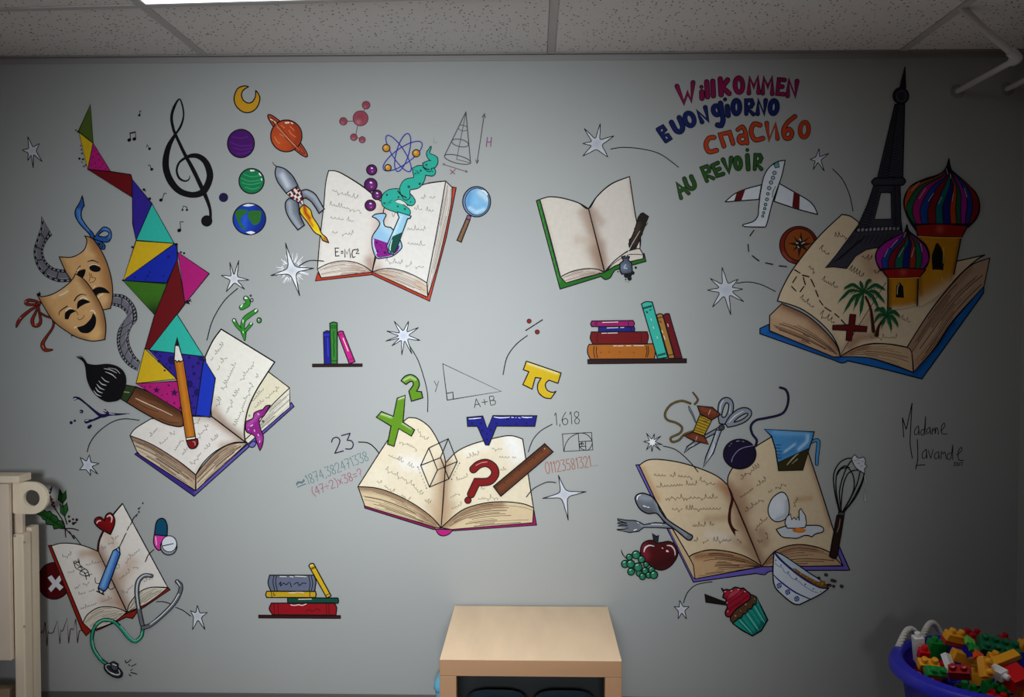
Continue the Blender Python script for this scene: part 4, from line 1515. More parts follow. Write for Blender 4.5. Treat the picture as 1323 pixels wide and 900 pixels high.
# ================= blank green book with quill
T('painted_open_book', 'painted open blank book with a green cover, quill and inkpot', 'book', 'open books of the mural', z=0)
O(680, 220)
GC = '22701c'
P('cover', 'green cover')
B('78,235! 105,225! 262,820! 310,870! 605,790! 700,735! 905,683! 912,640! 927,705! 690,772! 668,800 650,832 610,846 580,822! 262,920!', GC, 1, 1.2, sh=[('90,240 170,560 255,860', 8, '5aa850', .6)])
P('page')
B('105,225! 180,205 280,215 400,250 482,297! 605,785! 540,765 450,763 350,785 265,825! 180,500', 'e2d8cc', 1, 1.2, sh=[('485,310 600,770', 50, '94705a', .75), ('440,330 500,450', 40, 'b89a88', .6), ('520,620 580,740', 60, '9c7458', .6), ('400,540 520,540', 40, 'c8ac98', .5), ('115,240 185,500 265,815', 14, 'cdbdb0', .6)])
P('page')
B('482,297! 550,200 660,105 800,48! 848,360 885,520 880,607! 830,608 770,635 680,705 608,785!', 'e0d6cc', 1, 1.2, sh=[('485,305 605,775', 40, '8e6a56', .75), ('530,330 580,400', 34, 'b49484', .6), ('590,560 600,700', 30, 'a07e6a', .5), ('800,80 845,360', 14, 'c2aa9c', .6)])
L('105,225,7 180,205,9 280,215,10 400,250,10 482,297,8 550,200,10 660,105,11 800,48,8', 1.3)
P('page_block')
B('265,825! 350,785 450,763 540,765 605,788! 450,830 308,872!', 'd9c9bd', 1)
leaves('272,828 350,792 450,770 540,770 600,788', '308,866 400,842 500,815 600,790', 8, '7a5a4c')
P('page_block')
B('610,787! 680,705 770,637 840,610 880,607! 908,655! 905,685! 800,708 700,735', 'dccfc4', 1)
L('620,780 690,712 775,660 840,650 908,655|880,520 880,607', .8)
T('painted_quill', 'painted dark brown feather quill standing in an inkpot', 'quill', z=2)
O(670, 260)
P('feather')
B('925,125! 945,95 965,88 1008,118! 965,230 930,320 905,372 872,378 855,350 858,305 870,290 895,230 910,180', '1e1612', 0, .8, sh=[('930,180 890,320', 18, '4c3828', .8)], oc='1a1412')
L('860,310 850,335|868,285 855,300|905,200 895,215|985,190 1000,170|950,270 962,250|905,240 890,250|915,260 890,275', .7)
P('shaft')
L('940,230,3 880,330,4 832,425,6', .8, 'd8d0c8')
T('painted_inkpot', 'painted grey-blue inkpot spilling black ink drops', 'inkpot', z=1)
P('pot')
B('798,430! 828,422 860,430! 850,455! 876,480 882,540 870,557! 800,565! 785,540 785,482 812,460!', '4e5668', 0, 1.3, sh=[('820,510', 26, '8a94aa', .8)])
CL(829, 433, 28, K, 7, 0, 1.0)
L('830,490 818,515 840,520', .8, 'c8cedc')
P('ink_blot')
dots('835,575,20 862,570,18 885,555,15 860,598,18 908,514,10 830,605,6 852,625,4 832,622,3 770,545,6 795,552,6', K)

# ================= greeting words
def word(label, o, letters, col, w=5.2, z=0):
    T('painted_word', label, 'word', 'greetings in four languages', z=z)
    for q in letters:
        P('letter')
        for oo, s in q:
            O(*oo)
            if s[0] == 'o':
                a = [float(v) for v in s[1:].split(',')]
                lp = ell(a[0], a[1], a[2], a[3], a[4] if len(a) > 4 else 0)
                wd = np.full(len(lp), w)
                lines([(lp, wd + 1.5, 1)], K)
                lines([(lp, wd, 1)], col)
            elif s[0] == '.':
                a = [float(v) for v in s[1:].split(',')]
                C(a[0], a[1], a[2], col, w=.9)
            else:
                # '~' round strokes, '@3.6:' a narrower pen
                sm_ = s[0] == '~'
                s = s.lstrip('~')
                w_ = w
                if s[0] == '@':
                    w_, s = s[1:].split(':')
                    w_ = float(w_)
                LO(s, w_, col, sm=sm_, o=1.5)


o1, o2, o3 = (840, 80), (730, 140), (900, 190)
word('crimson painted word WILLKOMMEN at the top right', o1, [[(o1, '@4.6:208,188 262,318 290,238 318,300 332,160')], [(o1, '400,232 402,282'), (o1, '.397,194,13')], [(o1, '438,155 445,270')], [(o1, '485,150 490,262')], [(o1, '543,132 550,255|600,140 558,195 612,245')], [(o1, 'o688,180,30,56,-3')], [(o1, '@4.4:765,242 772,125 803,195 834,120 840,238')], [(o1, '@4.4:872,242 882,125 912,195 943,122 946,247')], [(o1, '@4.2:1042,140 998,136 985,247 1035,250|993,190 1025,192')], [(o1, '@4.6:1065,262 1077,142 1123,265 1138,150')]], '8a0f4a')
word('dark blue painted word BUONGIORNO under the crimson one', o1, [[(o1, '@3.3:58,522 122,616|58,522 98,500 118,528 92,566 136,564 158,594 122,616')], [(o1, '~165,468 200,530 235,540 252,505 225,432')], [(o1, 'o305,445,34,50,-18')], [(o1, '@4.4:402,465 368,382 448,455 427,352')], [(o1, 'o515,375,26,36,-15'), (o1, '~545,320 558,400 565,450 550,492 522,488')], [(o1, '597,345 605,415'), (o1, '.580,290,13')], [(o1, 'o668,350,27,52,0')], [(o1, '@3.9:745,402 743,298 785,298 795,325 780,350 752,358 800,405')], [(o1, '@4.4:833,402 840,298 882,402 895,298')], [(o1, 'o957,350,28,50,5')]], '12205e')
word('orange-red painted Cyrillic word under the dark blue one', o1, [[(o1, '~495,585 455,592 432,640 455,695 515,685')], [(o1, '572,652 542,562 615,546 642,632')], [(o1, '~@3.9:678,525 715,503 738,545 752,630|740,570 695,575 688,610 715,630 745,612')], [(o1, '~852,490 805,482 782,540 812,602 874,592')], [(o1, '@4.2:903,475 922,602 970,482 987,594')], [(o1, '~@4.2:1122,422 1065,470 1033,530 1047,588 1085,588 1100,548 1075,520 1040,548')], [(o1, 'o1195,525,33,58,5')]], 'b83c16', w=4.6)
word('dark green painted words AU REVOIR, lowest of the greetings', o2, [[(o2, '@3.4:900,695 868,582 958,658|888,645 925,622')], [(o2, '~@4.2:925,545 950,605 985,622 1005,595 978,528')], [(o3, '@3.5:80,262 38,162 80,148 100,165 95,190 60,207 130,242')], [(o3, '@3.8:165,122 122,142 160,222 207,207|142,182 178,168')], [(o3, '205,98 250,192 268,85')], [(o3, 'o320,125,22,44,-5')], [(o3, '393,65 400,170'), (o3, '.393,22,12')], [(o3, '@3.5:450,170 455,60 490,62 502,85 490,115 460,120 502,170')]], '2a541e', w=4.5)

# ================= aeroplane, compass, dashed route
T('painted_aeroplane', 'white painted aeroplane with dark red wing bands', 'aeroplane', z=1)
O(900, 190)
PW = 'd6dae2'
P('wing')
B('502,292! 380,325 290,365 220,425! 482,405!', PW, 1, 1.2)
P('wing')
B('640,282! 750,345 860,410 910,460 938,522! 780,480 600,420!', PW, 1, 1.2)
P('wing_band')
F('312,347 378,327 348,412 290,416', '5a0c10')
P('wing_band')
F('752,343 800,370 795,482 740,462', '5a0c10')
P('fuselage')
B('685,102! 620,115 560,160 520,230 500,320 490,380 480,480 475,530 440,575 360,600! 370,616 530,620! 545,590 590,420 640,280 665,200', PW, 1, 1.2, sh=[('640,290 560,580', 12, 'aab0bc', .6)])
SP('cockpit_window')
B('595,135 635,118 640,155 610,162', '5aa2b0', 0, .8)
for x, y, r in ((603, 200, 14), (591, 238, 14), (576, 275, 14), (562, 318, 14), (551, 362, 11), (544, 405, 12), (534, 445, 11), (527, 477, 10), (519, 509, 9), (511, 535, 9)):
    SP('porthole')
    C(x, y, r, '9ab8c0', w=.8)
P('wing_root')
L('610,305 590,350 588,390', .7)
T('painted_compass', 'round brown painted compass behind the travel book page', 'compass', z=0)
O(960, 270)
P('case')
C(432, 280, 148, '7a1c0c', 146, w=1.2, sh=[('310,350 360,400', 20, 'a85038', .6)])
P('dial')
C(438, 275, 118, '8a420e', 125, w=1.1)
P('compass_rose')
F('450,175 462,250 520,210 475,262 545,265 475,285 510,335 455,300 430,380 425,300 385,325 412,285 345,265 415,258 390,205 432,250', '24140a')
dots('440,268,16', '140c08')
L('440,230 446,245|412,262 425,265|455,268 475,258|425,290 432,298', 1.0, 'd8ccc0')

T('painted_open_book', 'painted open travel book with a blue cover under the tower and domes', 'book', 'open books of the mural', z=1)
O(970, 370)
P('cover', 'blue cover')
B('70,325! 140,292! 145,345! 690,545! 900,550 1100,610 1258,665! 1440,460 1560,280 1805,-5! 1803,50! 1325,715! 1000,632 750,575! 735,585 700,592 650,572! 70,365!', '1660ae', 1, 1.2, sh=[('150,350 400,450 680,560', 16, '0a2a68', .6), ('1270,670 1440,470 1570,285', 18, '092c64', .6)])
PG3 = 'd9c2a2'
P('page_block')
B('145,225! 240,133! 420,215 560,330 660,450 692,545! 640,545! 145,342!', 'c09a7a', 1, 1.2, sh=[('260,150 440,235 580,350 670,480', 28, '7a4c34', .8), ('200,230 400,300', 40, 'd0b08c', .6)])
leaves('150,235 300,270 450,340 600,450 685,540', '150,335 300,395 450,455 600,515 680,545', 10, '4a2c1c', .9, seed=17)
P('page_block')
B('690,545! 760,490 900,450 1050,445 1212,472! 1245,510 1258,664! 1100,605 900,550', 'c8a684', 1, 1.1, sh=[('710,540 800,490 900,465', 24, '7a4c34', .7)])
leaves('720,530 820,480 950,460 1100,465 1230,490', '720,545 900,550 1080,595 1250,655', 9, '5a3826', .6, seed=18)
P('page_block')
B('1210,470! 1300,310 1420,150 1560,-20 1700,-160 1852,-222! 1805,0! 1560,270 1420,480 1262,662! 1245,510', 'b8967c', 1, 1.1, sh=[('1240,480 1430,170 1700,-140', 26, '8a6650', .6), ('1300,600 1450,420', 30, 'a07048', .6)])
leaves('1225,470 1320,310 1440,150 1580,-15 1830,-210', '1265,640 1420,460 1560,250 1700,90 1800,-10', 14, '4a3024', .9, seed=19)
P('page')
O(960, 270)
B('765,42! 830,55 890,98! 1050,250! 1350,380! 1650,405! 1875,355! 1800,400 1650,540 1450,790 1270,1070! 1150,1048 1000,1042 870,1075 750,1142! 740,1080 690,980 600,880 480,790 380,745 265,712! 300,620 390,460 580,220', PG3, 1, 1.3, sh=[('750,1130 860,1000 1000,820', 40, 'b08e78', .6), ('960,380 1000,480 1100,460', 80, 'b0866c', .7), ('1000,980 900,1000 830,1060', 34, '94644c', .7), ('1700,450 1500,700', 60, 'c0a080', .5), ('700,980 740,1090', 30, 'b48e78', .5)], step=3)
L('750,1135 1105,570', .8, '5a2c20')
hand('710,215 810,215 | 590,310 650,350 | 505,450 550,480 | 610,550 755,630 | 440,690 540,765 | 595,815 690,880 | 920,370 990,400 | 820,470 925,530 | 1010,480 1060,530', 34, '3a2c24', .8, seed=41)
hand('1220,850 1310,890 | 985,1000 1190,1000', 30, '6a5242', .6, seed=42)
T('painted_dashed_route', 'dashed painted route running from the aeroplane to the red cross', 'line', z=3)
L('82,165 52,208|37,275 42,328|70,362 122,402|175,418 228,428|278,440 335,446|398,470 438,495|458,512 508,524|525,545 552,602|560,630 580,678|590,708 615,742|632,762 680,792|708,810 740,838|760,858 790,892|412,525 382,570|465,530 480,585|375,600 408,635|470,600 440,640', 1.2, sm=0)

# ================= iron tower
T('painted_tower', 'dark slate painted iron lattice tower rising from the travel book', 'tower', z=3)
O(1080, 200)
TWC = '34323e'
P('legs')
lp = shape('290,238 495,238 500,500 512,600 520,720 310,720 230,735 150,785 110,840 80,880 -20,868 -85,875 0,775 100,640 170,545 240,390|345,292 425,292 428,498 295,500', 0)
fill_loops(lp, TWC)
lines([(p, np.full(len(p), 1.2), 1) for p in lp], K)
P('shaft')
B('455,-390 530,-390 515,180 318,180', TWC, 0, 1.2)
P('spire')
B('532,-682 538,-515 490,-515', '1e1c24', 0, 1.0)
P('lantern')
C(500, -455, 59, '2c2a34', 62, w=1.5)
CL(505, -452, 38, '55535f', 40, 0, .8)
P('balcony')
B('300,180! 515,175! 537,205 515,236! 290,238! 273,208', TWC, 1, 1.3)
P('light_band')
B('152,568 500,553 506,582 146,598', '1e1c24', 0, .6)
for k in range(11):
    x = 165 + k * 30.5
    y = 567 - (k * 30.5) * .043
    F('%g,%g %g,%g %g,%g %g,%g' % (x, y + 4, x + 18, y + 3, x + 16, y + 26, x - 3, y + 27), '8f8c92')
P('lattice')
rg = random.Random(9)
s_ = []
for k in range(26):
    y = -380 + k * 22
    xl, xr = 455 + (y + 390) / 570 * (318 - 455), 530 - (y + 390) / 570 * 15
    s_.append('%g,%g %g,%g' % (xl + 4, y + 26, (xl + xr) / 2, y))
    s_.append('%g,%g %g,%g' % ((xl + xr) / 2, y + 26, xr - 4, y))
    s_.append('%g,%g %g,%g' % (xl + 10, y + 4, xl + (xr - xl) * .45, y + 24))
for k in range(15):
    y = 245 + k * 22
    xl = 285 - (y - 245) * .45
    xi = 340 - (y - 245) * .23
    s_.append('%g,%g %g,%g' % (xl + 6, y + 22, xi - 4, y))
    s_.append('%g,%g %g,%g' % (xl + 10, y, xi - 4, y + 24))
    s_.append('%g,%g %g,%g' % (434, y + 22, 494, y))
    s_.append('%g,%g %g,%g' % (434, y, 494, y + 22))
for k in range(13):
    x = 20 + k * 36
    s_.append('%g,%g %g,%g' % (max(x, 110) + 20, 620, max(x, 110) - 20, 690))
    s_.append('%g,%g %g,%g' % (x * .45 - 40, 840 - k * 14, x * .45 + 30, 800 - k * 14))
L('|'.join(s_), .55, '14131a', sm=0)
L('475,-380 400,170|420,300 460,240|455,250 460,540', .8, '16151c', sm=0)

# ================= onion-domed towers
def dome(outline, apex, rows, cols, part='stripe'):
    """curved stripes: rows = [(y, [x boundaries])...] from the tip down to the collar"""
    P('dome')
    B(outline, '1c1830', 1, 1.4)
    n = len(rows[0][1]) - 1
    for i in range(n):
        P(part)
        lft = ['%g,%g!' % apex] + ['%g,%g' % (xs[i], y) for y, xs in rows]
        rgt = ['%g,%g' % (xs[i + 1], y) for y, xs in reversed(rows)]
        lft[-1] += '!'
        rgt[0] += '!'
        B(' '.join(lft + rgt), cols[i], 1, .9)


STR = ['a8421a', '0f5a3c', '9c1266', '163a8c', '74101c', '0f5c62', '14186c', 'a83a16', '0d5034', '94168a', '16347c', '7c121a']
T('painted_domed_tower', 'tall yellow painted tower with a striped onion dome on the travel book', 'tower', 'onion-domed towers', z=4)
P('tower_body')
O(1060, 330)
OCH = 'b87a12'
B('750,-140 1085,-135 1030,140 985,240 870,340 760,400', OCH, 0, .01, sh=[('1000,270 860,360 760,410', 75, PG3, 1.0), ('1085,-130 1035,130', 20, '5a3a08', .8), ('760,-130 770,300', 18, '7a4c0a', .6), ('900,150', 60, 'c88c1c', .5)])
L('1085,-135 1030,145', 1.3)
P('window')
F('868,108 862,10 880,-50 900,-92 932,-45 948,20 942,112', '0e0b0a')
L('868,108 862,10 880,-50 900,-92 932,-45 948,20 942,112', 1.6, '2a1c08')
L('950,-60 945,60|935,170 945,200', .6, 'd8b460')
O(1080, 200)
dome('870,30! 880,90 910,150 1000,220 1080,300 1108,400 1085,490 1020,560! 620,590! 560,500 525,400 530,320 580,240 680,190 800,150 850,100', (872, 105),
     [(170, [770, 800, 820, 840, 852, 865, 876, 886, 896, 908, 922, 940, 950]), (240, [585, 650, 690, 745, 790, 838, 878, 905, 925, 945, 970, 1005, 1028]), (320, [535, 580, 625, 690, 745, 800, 850, 895, 930, 965, 1005, 1045, 1088]),
      (400, [527, 543, 592, 652, 714, 770, 822, 878, 922, 962, 1010, 1055, 1104]), (470, [550, 555, 592, 648, 705, 768, 822, 880, 925, 962, 1000, 1042, 1088]), (535, [596, 600, 618, 660, 710, 768, 828, 884, 930, 964, 998, 1022, 1040])], STR)
SP('dome_gloss')
L('640,215 580,280|690,260 640,340|750,300 710,360|815,330 790,380|905,300 895,360|990,260 1010,330|850,110 862,150|880,150 885,185', .7, 'a9a4ac')
P('collar')
B('612,548! 800,536 1015,552! 968,642! 630,632!', '8c120e', 1, 1.2, sh=[('800,575', 30, 'c0503c', .7)])
L('632,634 800,642 968,645', 1.0, 'd0a040')
T('painted_domed_tower', 'short yellow painted tower with a small striped dome beside the palms', 'tower', 'onion-domed towers', z=5)
O(1060, 330)
P('tower_body')
B('520,180 755,180 748,385 640,410 520,425', OCH, 0, .01, sh=[('520,425 640,415 750,395', 26, PG3, .9), ('525,190 525,400', 18, '6a4208', .8), ('750,190 745,370', 16, '4a3006', .8), ('650,280', 50, 'c88c1c', .5)])
L('518,180 516,420|752,182 745,388', 1.3)
P('window')
F('578,325 582,240 607,205 636,240 642,328', '0e0b0a')
L('590,300 592,250 605,222', .7, 'c8b8a0')
O(1080, 200)
dome('545,540! 560,590 620,640 690,700 718,780 700,860 670,885! 340,895! 305,815 310,750 360,690 450,640 520,610', (546, 590),
     [(640, [450, 500, 520, 540, 552, 562, 575, 590, 610]), (690, [365, 460, 490, 525, 555, 580, 605, 635, 668]), (750, [312, 390, 430, 480, 525, 570, 610, 655, 702]), (820, [308, 350, 400, 455, 515, 565, 615, 660, 712]), (882, [338, 358, 400, 450, 510, 560, 605, 645, 672])], ['94168a', '163a8c', '74101c', '0f5a4c', '14186c', '8c2a16', '0d5a3c', '8a1a80'])
SP('dome_gloss')
L('470,660 420,720|400,730 370,790|520,720 480,790|600,720 580,790|650,690 660,750|535,600 520,640', .7, 'a9a4ac')
P('collar')
O(1060, 330)
B('470,112! 640,98 812,108! 755,172! 525,182!', '8c120e', 1, 1.2, sh=[('635,130', 24, 'c0503c', .7)])
L('525,180 640,178 757,172', .9, 'd0a040')

# ================= palms and cross
def palm(label, c, ends, trunk, z=6):
    T('painted_palm', label, 'palm tree', 'palms on the travel book', z=z)
    P('trunk')
    L(trunk, 2, '3a1610')
    for (x, y) in ends:
        P('frond')
        dx, dy = x - c[0], y - c[1]
        ln = math.hypot(dx, dy)
        lift = 18 if abs(dx) > 40 else 0
        mx, my = c[0] + dx * .5, c[1] + dy * .5 - lift - abs(dx) * .16
        L('%g,%g,5 %g,%g,26 %g,%g,22 %g,%g,2' % (c[0], c[1], mx, my, c[0] + dx * .8, c[1] + dy * .8 - lift * .6 - abs(dx) * .06, x, y), 2, '0f4a26')
        tt_ = []
        for k in range(7):
            f_ = .3 + k * .1
            px_, py_ = c[0] + dx * f_, c[1] + dy * f_ - (lift + abs(dx) * .16) * (1 - abs(2 * f_ - 1)) 
            tt_.append('%g,%g,7 %g,%g,2' % (px_, py_, px_ + dx * .12 - dy * .05, py_ + dy * .12 + 24))
        L('|'.join(tt_), 1, '16603a', sm=0)


palm('taller painted palm tree with wide green fronds', (330, 285), [(135, 355), (178, 440), (255, 412), (305, 452), (300, 195), (388, 185), (495, 262), (492, 360), (445, 405), (175, 255)], '345,320,16 385,420,18 405,585,28')
O(1060, 330)
palm('shorter painted palm tree at the right of the taller one', (500, 468), [(412, 425), (412, 512), (470, 545), (545, 575), (597, 545), (608, 468), (545, 415), (470, 395)], '490,480,14 445,550,20 430,615,32', z=7)
O(1060, 330)
T('painted_red_cross', 'dark red painted cross marking the route end on the travel book', 'symbol', z=4)
B('225,455 270,458 262,540 358,550 352,590 250,585 237,660 195,655 200,580 92,575 92,540 215,535', '5e0a0e', 0, 1.0)

# ================= signature
T('painted_signature', 'thin black handwritten signature with a small year at the right', 'signature')
O(1080, 500)
P('upper_word')
L('525,385 515,235! 545,328! 590,122! 575,400 580,480 592,550', 1.0)
L('635,300 612,330 612,368 638,355 640,300! 646,370|690,330 665,330 658,360 680,365 695,225! 690,370|725,310 705,330 705,360 728,345 728,310! 736,365|745,365 750,315 755,340 768,312 770,360 778,315 790,325 794,366|812,340 845,300 838,278 818,305 822,358 860,362', .8)
P('lower_word')
L('630,405 634,550 618,635|620,607 690,600', 1.0)
L('700,480 670,510 672,550 698,540 700,480! 706,552|715,490 735,552! 752,485|790,500 765,520 770,555 795,540 795,500! 802,556|815,556 818,497 830,520 842,500 856,556|890,510 865,520 866,556 890,550 905,445! 905,562|935,525 975,490 970,465 948,500 952,562 990,566', .8)
P('year')
L('915,585 925,582 915,607 928,607|940,583 934,598 942,608 950,595 940,583|960,582 958,608|968,582 982,582! 974,610', .7)

# ================= cookbook and kitchen things
T('painted_open_book', 'painted open cookbook with a violet cover and dark red page ribbon', 'book', 'open books of the mural', z=0)
O(780, 590)
PG4 = 'd6bf9e'
VIO = '6a5cb4'
P('cover', 'violet cover')
B('248,62! 275,60! 700,840! 708,945! 1225,850! 1855,845! 1770,640! 1825,690! 1908,878! 1400,880 1280,890 1250,912 1180,903! 695,970!', VIO, 1, 1.2)
P('page_block')
B('400,330! 662,775! 695,835! 708,945! 690,930! 640,830!', 'c8ac88', 0, .9)
P('page_block')
B('662,775! 700,750 820,722 960,732 1100,772 1225,848! 708,945! 695,838!', 'c49e76', 1, 1.1, sh=[('720,770 900,755 1100,800 1200,840', 26, '7c4a2a', .7)])
leaves('700,790 820,745 960,752 1100,790 1215,845', '712,935 850,912 1000,888 1200,852', 12, '43261a', .9, seed=51)
P('page_block')
B('1225,850! 1330,730 1480,680 1640,695 1760,742! 1850,842! 1500,848', 'bf9a76', 1, 1.1, sh=[('1240,840 1330,750 1480,700 1640,715', 24, '7c4e34', .6)])
leaves('1250,830 1340,745 1480,695 1640,708 1760,750', '1260,848 1450,846 1650,845 1840,842', 9, '43261a', .8, seed=52)
P('page')
B('275,65! 340,25 440,20 600,45 760,95 880,150 960,215! 1225,847! 1100,772 960,732 820,720 700,750 662,775! 400,330!', PG4, 1, 1.3, sh=[('965,230 1220,840', 60, '8a5c3e', .75), ('900,220 960,260', 40, 'a87048', .6), ('300,90 420,330', 24, 'b8803e', .6), ('800,480 960,470', 34, 'b08a68', .6), ('820,600 980,640', 40, 'dccfc4', .7), ('1000,640 1150,740', 40, 'a07c60', .5), ('1050,520', 50, '9a7256', .5)])
hand('390,145 700,160 | 740,185 850,215 | 410,235 720,215 | 480,320 880,320 | 530,410 900,405 | 690,540 850,530 | 700,655 1060,650', 30, '53402f', .65, seed=53)
P('page')
B('960,215! 965,150 1010,70 1100,-20 1185,-85 1300,-155! 1560,-110! 1680,250 1785,580! 1762,742! 1640,695 1480,680 1330,730 1226,848!', PG4, 1, 1.3, sh=[('965,230 1220,835', 56, '7c5038', .75), ('1050,280 1100,400', 60, '94684e', .6), ('1060,130 1120,240', 60, 'b08a70', .5), ('1220,580 1250,660', 50, '94644a', .6), ('1590,0 1680,250 1760,520', 26, 'a87a58', .7), ('1500,330 1600,320', 24, 'b88c64', .6), ('1330,740 1260,800', 30, 'a07c64', .5)])
hand('1070,180 1100,140 1205,80 | 1060,320 1265,175 | 1280,280 1440,190 | 1100,430 1230,330 | 1170,560 1270,480 | 1210,670 1285,600 | 1470,380 1510,320', 30, '53402f', .65, seed=54)
P('page_fold')
L('960,215 1085,500 1226,848', 1.0, '40241a')
P('page_ribbon', 'dark red page ribbon')
F('952,210! 985,255 1007,330 988,420 988,500 1010,550 1050,575! 1018,572! 1022,615! 985,560 962,490 970,400 985,320 962,235', '3e0a0c', 1)

T('painted_spoon', 'painted steel spoon lying over the cookbook edge', 'spoon', z=2)
STL, STH, STD = '6d727e', 'c8ccd6', '42464f'
P('spoon_body')
B('245,335 252,298 300,280 370,305 415,360 440,420 500,490 650,588 685,608 682,632 652,642 560,568 470,502 410,437 340,437 280,402', STL, 1, 1.5, sh=[('290,310 360,320', 26, 'a4aab6', .6), ('400,350 440,430 640,600', 10, 'a8aeb8', .6), ('300,400 370,425', 20, STD, .6)])
SP('gloss')
L('258,330,6 262,305,10 285,292,6|308,378,8 330,385,6|340,388,8 355,390,4', 1, 'eef0f4')
T('painted_fork', 'painted steel fork lying left of the apple top', 'fork', z=1)
P('fork_body')
B('108,478! 180,490 240,492 285,508 310,525 400,508 540,518 562,540 545,555 400,546 310,546 270,575 200,585 100,562! 160,558 190,550! 108,535! 120,530 185,532! 105,515! 115,508 180,515! 110,492!', STL, 0, 1.2, sh=[('290,530 540,530', 10, 'a8aeb8', .6)])
SP('gloss')
L('235,568,8 255,560,6|370,520,5 450,522,5|260,505,5 275,515,4', 1, 'e6e8ee')
T('painted_apple', 'glossy dark red painted apple beside the grapes', 'apple', z=1)
P('apple_body')
B('418,668! 370,645 310,663 285,720 300,785 350,832 410,870 470,872 530,832 572,760 560,690 510,655 460,660', '4a060c', 1, 1.4, sh=[('310,690 330,770', 30, '8a2436', .7), ('400,840 520,790', 40, '2c0408', .6), ('520,700', 30, '6c101a', .6)])
P('stem_leaf')
B('375,592! 410,615 427,606! 418,668! 405,668! 385,640', '23282c', 0, 1.0)
SP('gloss')
L('312,735,6 320,705,12 350,685,10 390,690,5|490,685,6 525,690,10 550,725,9 552,760,5|490,728,16 498,732,10|452,705,7 460,708,5', 1, 'e8dcdc')
T('painted_grapes', 'bunch of green painted grapes left of the apple', 'grapes', z=2)
O(770, 630)
P('stem')
L('195,480,6 205,510,9 232,545,5', 1)
for x, y, r in ((388, 592, 21), (352, 552, 27), (258, 535, 24), (310, 517, 31), (225, 588, 29), (408, 675, 23), (335, 660, 25), (360, 685, 25), (380, 640, 25), (430, 632, 25), (448, 672, 30), (272, 647, 28), (268, 587, 31), (325, 612, 33)):
    P('grape')
    C(x, y, r, '18664a', w=1.1, sh=[('%g,%g' % (x - r * .1, y + r * .2), r * .6, '3fa07a', .6)], step=1.3)
    L('%g,%g,%g %g,%g,%g' % (x - r * .4, y - r * .45, r * .3, x, y - r * .6, r * .2), 1, 'b8e0cc')

T('painted_cupcake', 'painted cupcake with crimson icing and a teal wrapper', 'cupcake', z=1)
O(860, 690)
P('chocolate_stick')
B('302,462 465,525 465,547 312,525', '1c100e', 0, 1.1)
P('cake')
B('500,640! 560,560 640,470 700,482! 700,540 600,640 530,690! 505,670', '5a3c26', 1, 1.4)
dots('620,540,8 660,480,7 540,630,7 580,590,5 690,500,5', 'a88a6c')
P('wrapper')
B('520,690 552,660 570,645 585,650 600,615 625,612 640,580 665,575 680,540 700,545 706,488 740,560 790,662 740,745 672,785 590,740', '1f988a', 0, 1.6, sh=[('770,660 690,770', 16, '0c4a48', .8)])
L('560,670 650,760|585,650 680,765|610,620 705,745|640,590 735,730|670,570 755,705|700,545 770,675', .9, '0e5c56', sm=0)
L('575,665 660,755|628,610 715,735|690,560 765,680', .7, '7fd8cc', sm=0)
P('icing')
B('430,415! 452,432 470,425 500,430 540,408 580,420 600,415 630,440 655,462 652,500 600,540 545,580 500,635 470,632 462,600 478,560 460,535 470,505 442,485 452,455', 'a0142c', 1, 1.5, sh=[('500,470 560,440', 20, 'd05068', .6)])
L('470,490 500,450 530,430|480,510 540,470 590,425|470,545 540,500 620,440|480,580 560,530 645,470|480,610 530,560 590,530', .8, '5a0a18')
L('455,445,6 465,440,5|505,440,6 515,432,5|560,425,6 570,425,4|610,440,6 620,445,4|475,530,6 480,525,4|480,600,6 485,590,4', 1, 'f0ccd4')

T('painted_bowl', 'white painted bowl with blue bands tipping out brown cereal', 'bowl', z=2)
O(960, 640)
P('bowl_inside')
B('238,432! 300,455 400,520 500,590 600,655 662,715! 600,715 500,660 400,585 310,510', 'b9c6d8', 1, 1.2)
P('cereal')
F('370,570! 400,562 450,595 520,635 590,670 640,690 650,712! 600,712 540,685 460,640', '7a5020', 1)
dots('395,578,12 420,590,12 445,605,12 470,618,12 497,632,13 522,648,12 550,662,13 580,675,13 608,685,14 625,668,12 600,665,10', '94662a')
dots('398,575,5 448,602,5 500,628,5 552,658,5 612,680,5', 'c89a58')
P('bowl_side')
B('238,432! 280,490 400,590 500,660 590,710 662,715! 600,760 520,802 435,842! 385,832 300,765 245,700 230,600', 'd2d8e2', 1, 1.4)
P('blue_bands')
L('240,438,6 285,495,10 400,595,10 500,665,10 590,712,8|230,607,6 290,665,12 400,745,12 520,800,8', 1.5, '1c2c7a')
P('blue_flowers')
for x, y in ((278, 695), (345, 745), (415, 797)):
    CL(x, y, 16, '24388c', 18, 20, 1.0)
    L('%g,%g %g,%g|%g,%g %g,%g' % (x - 16, y - 10, x + 16, y + 10, x + 8, y - 18, x - 8, y + 18), .9, '24388c', sm=0)
dots('252,498,6 292,537,6 348,592,6 410,640,7 480,685,7 543,720,6 600,740,5', '3a50a4')
L('245,520 270,545 300,555 320,590 350,605 380,640 420,655 460,690 500,715 540,740 580,750', .7, '6a7cb0')
for x, y, r in ((642, 612, 13), (586, 635, 9), (690, 655, 13), (710, 660, 11), (762, 700, 13), (700, 700, 10), (670, 692, 12), (655, 690, 10)):
    P('spilled_cereal')
    C(x, y, r, '6a4420', r * .75, 20, w=.9)

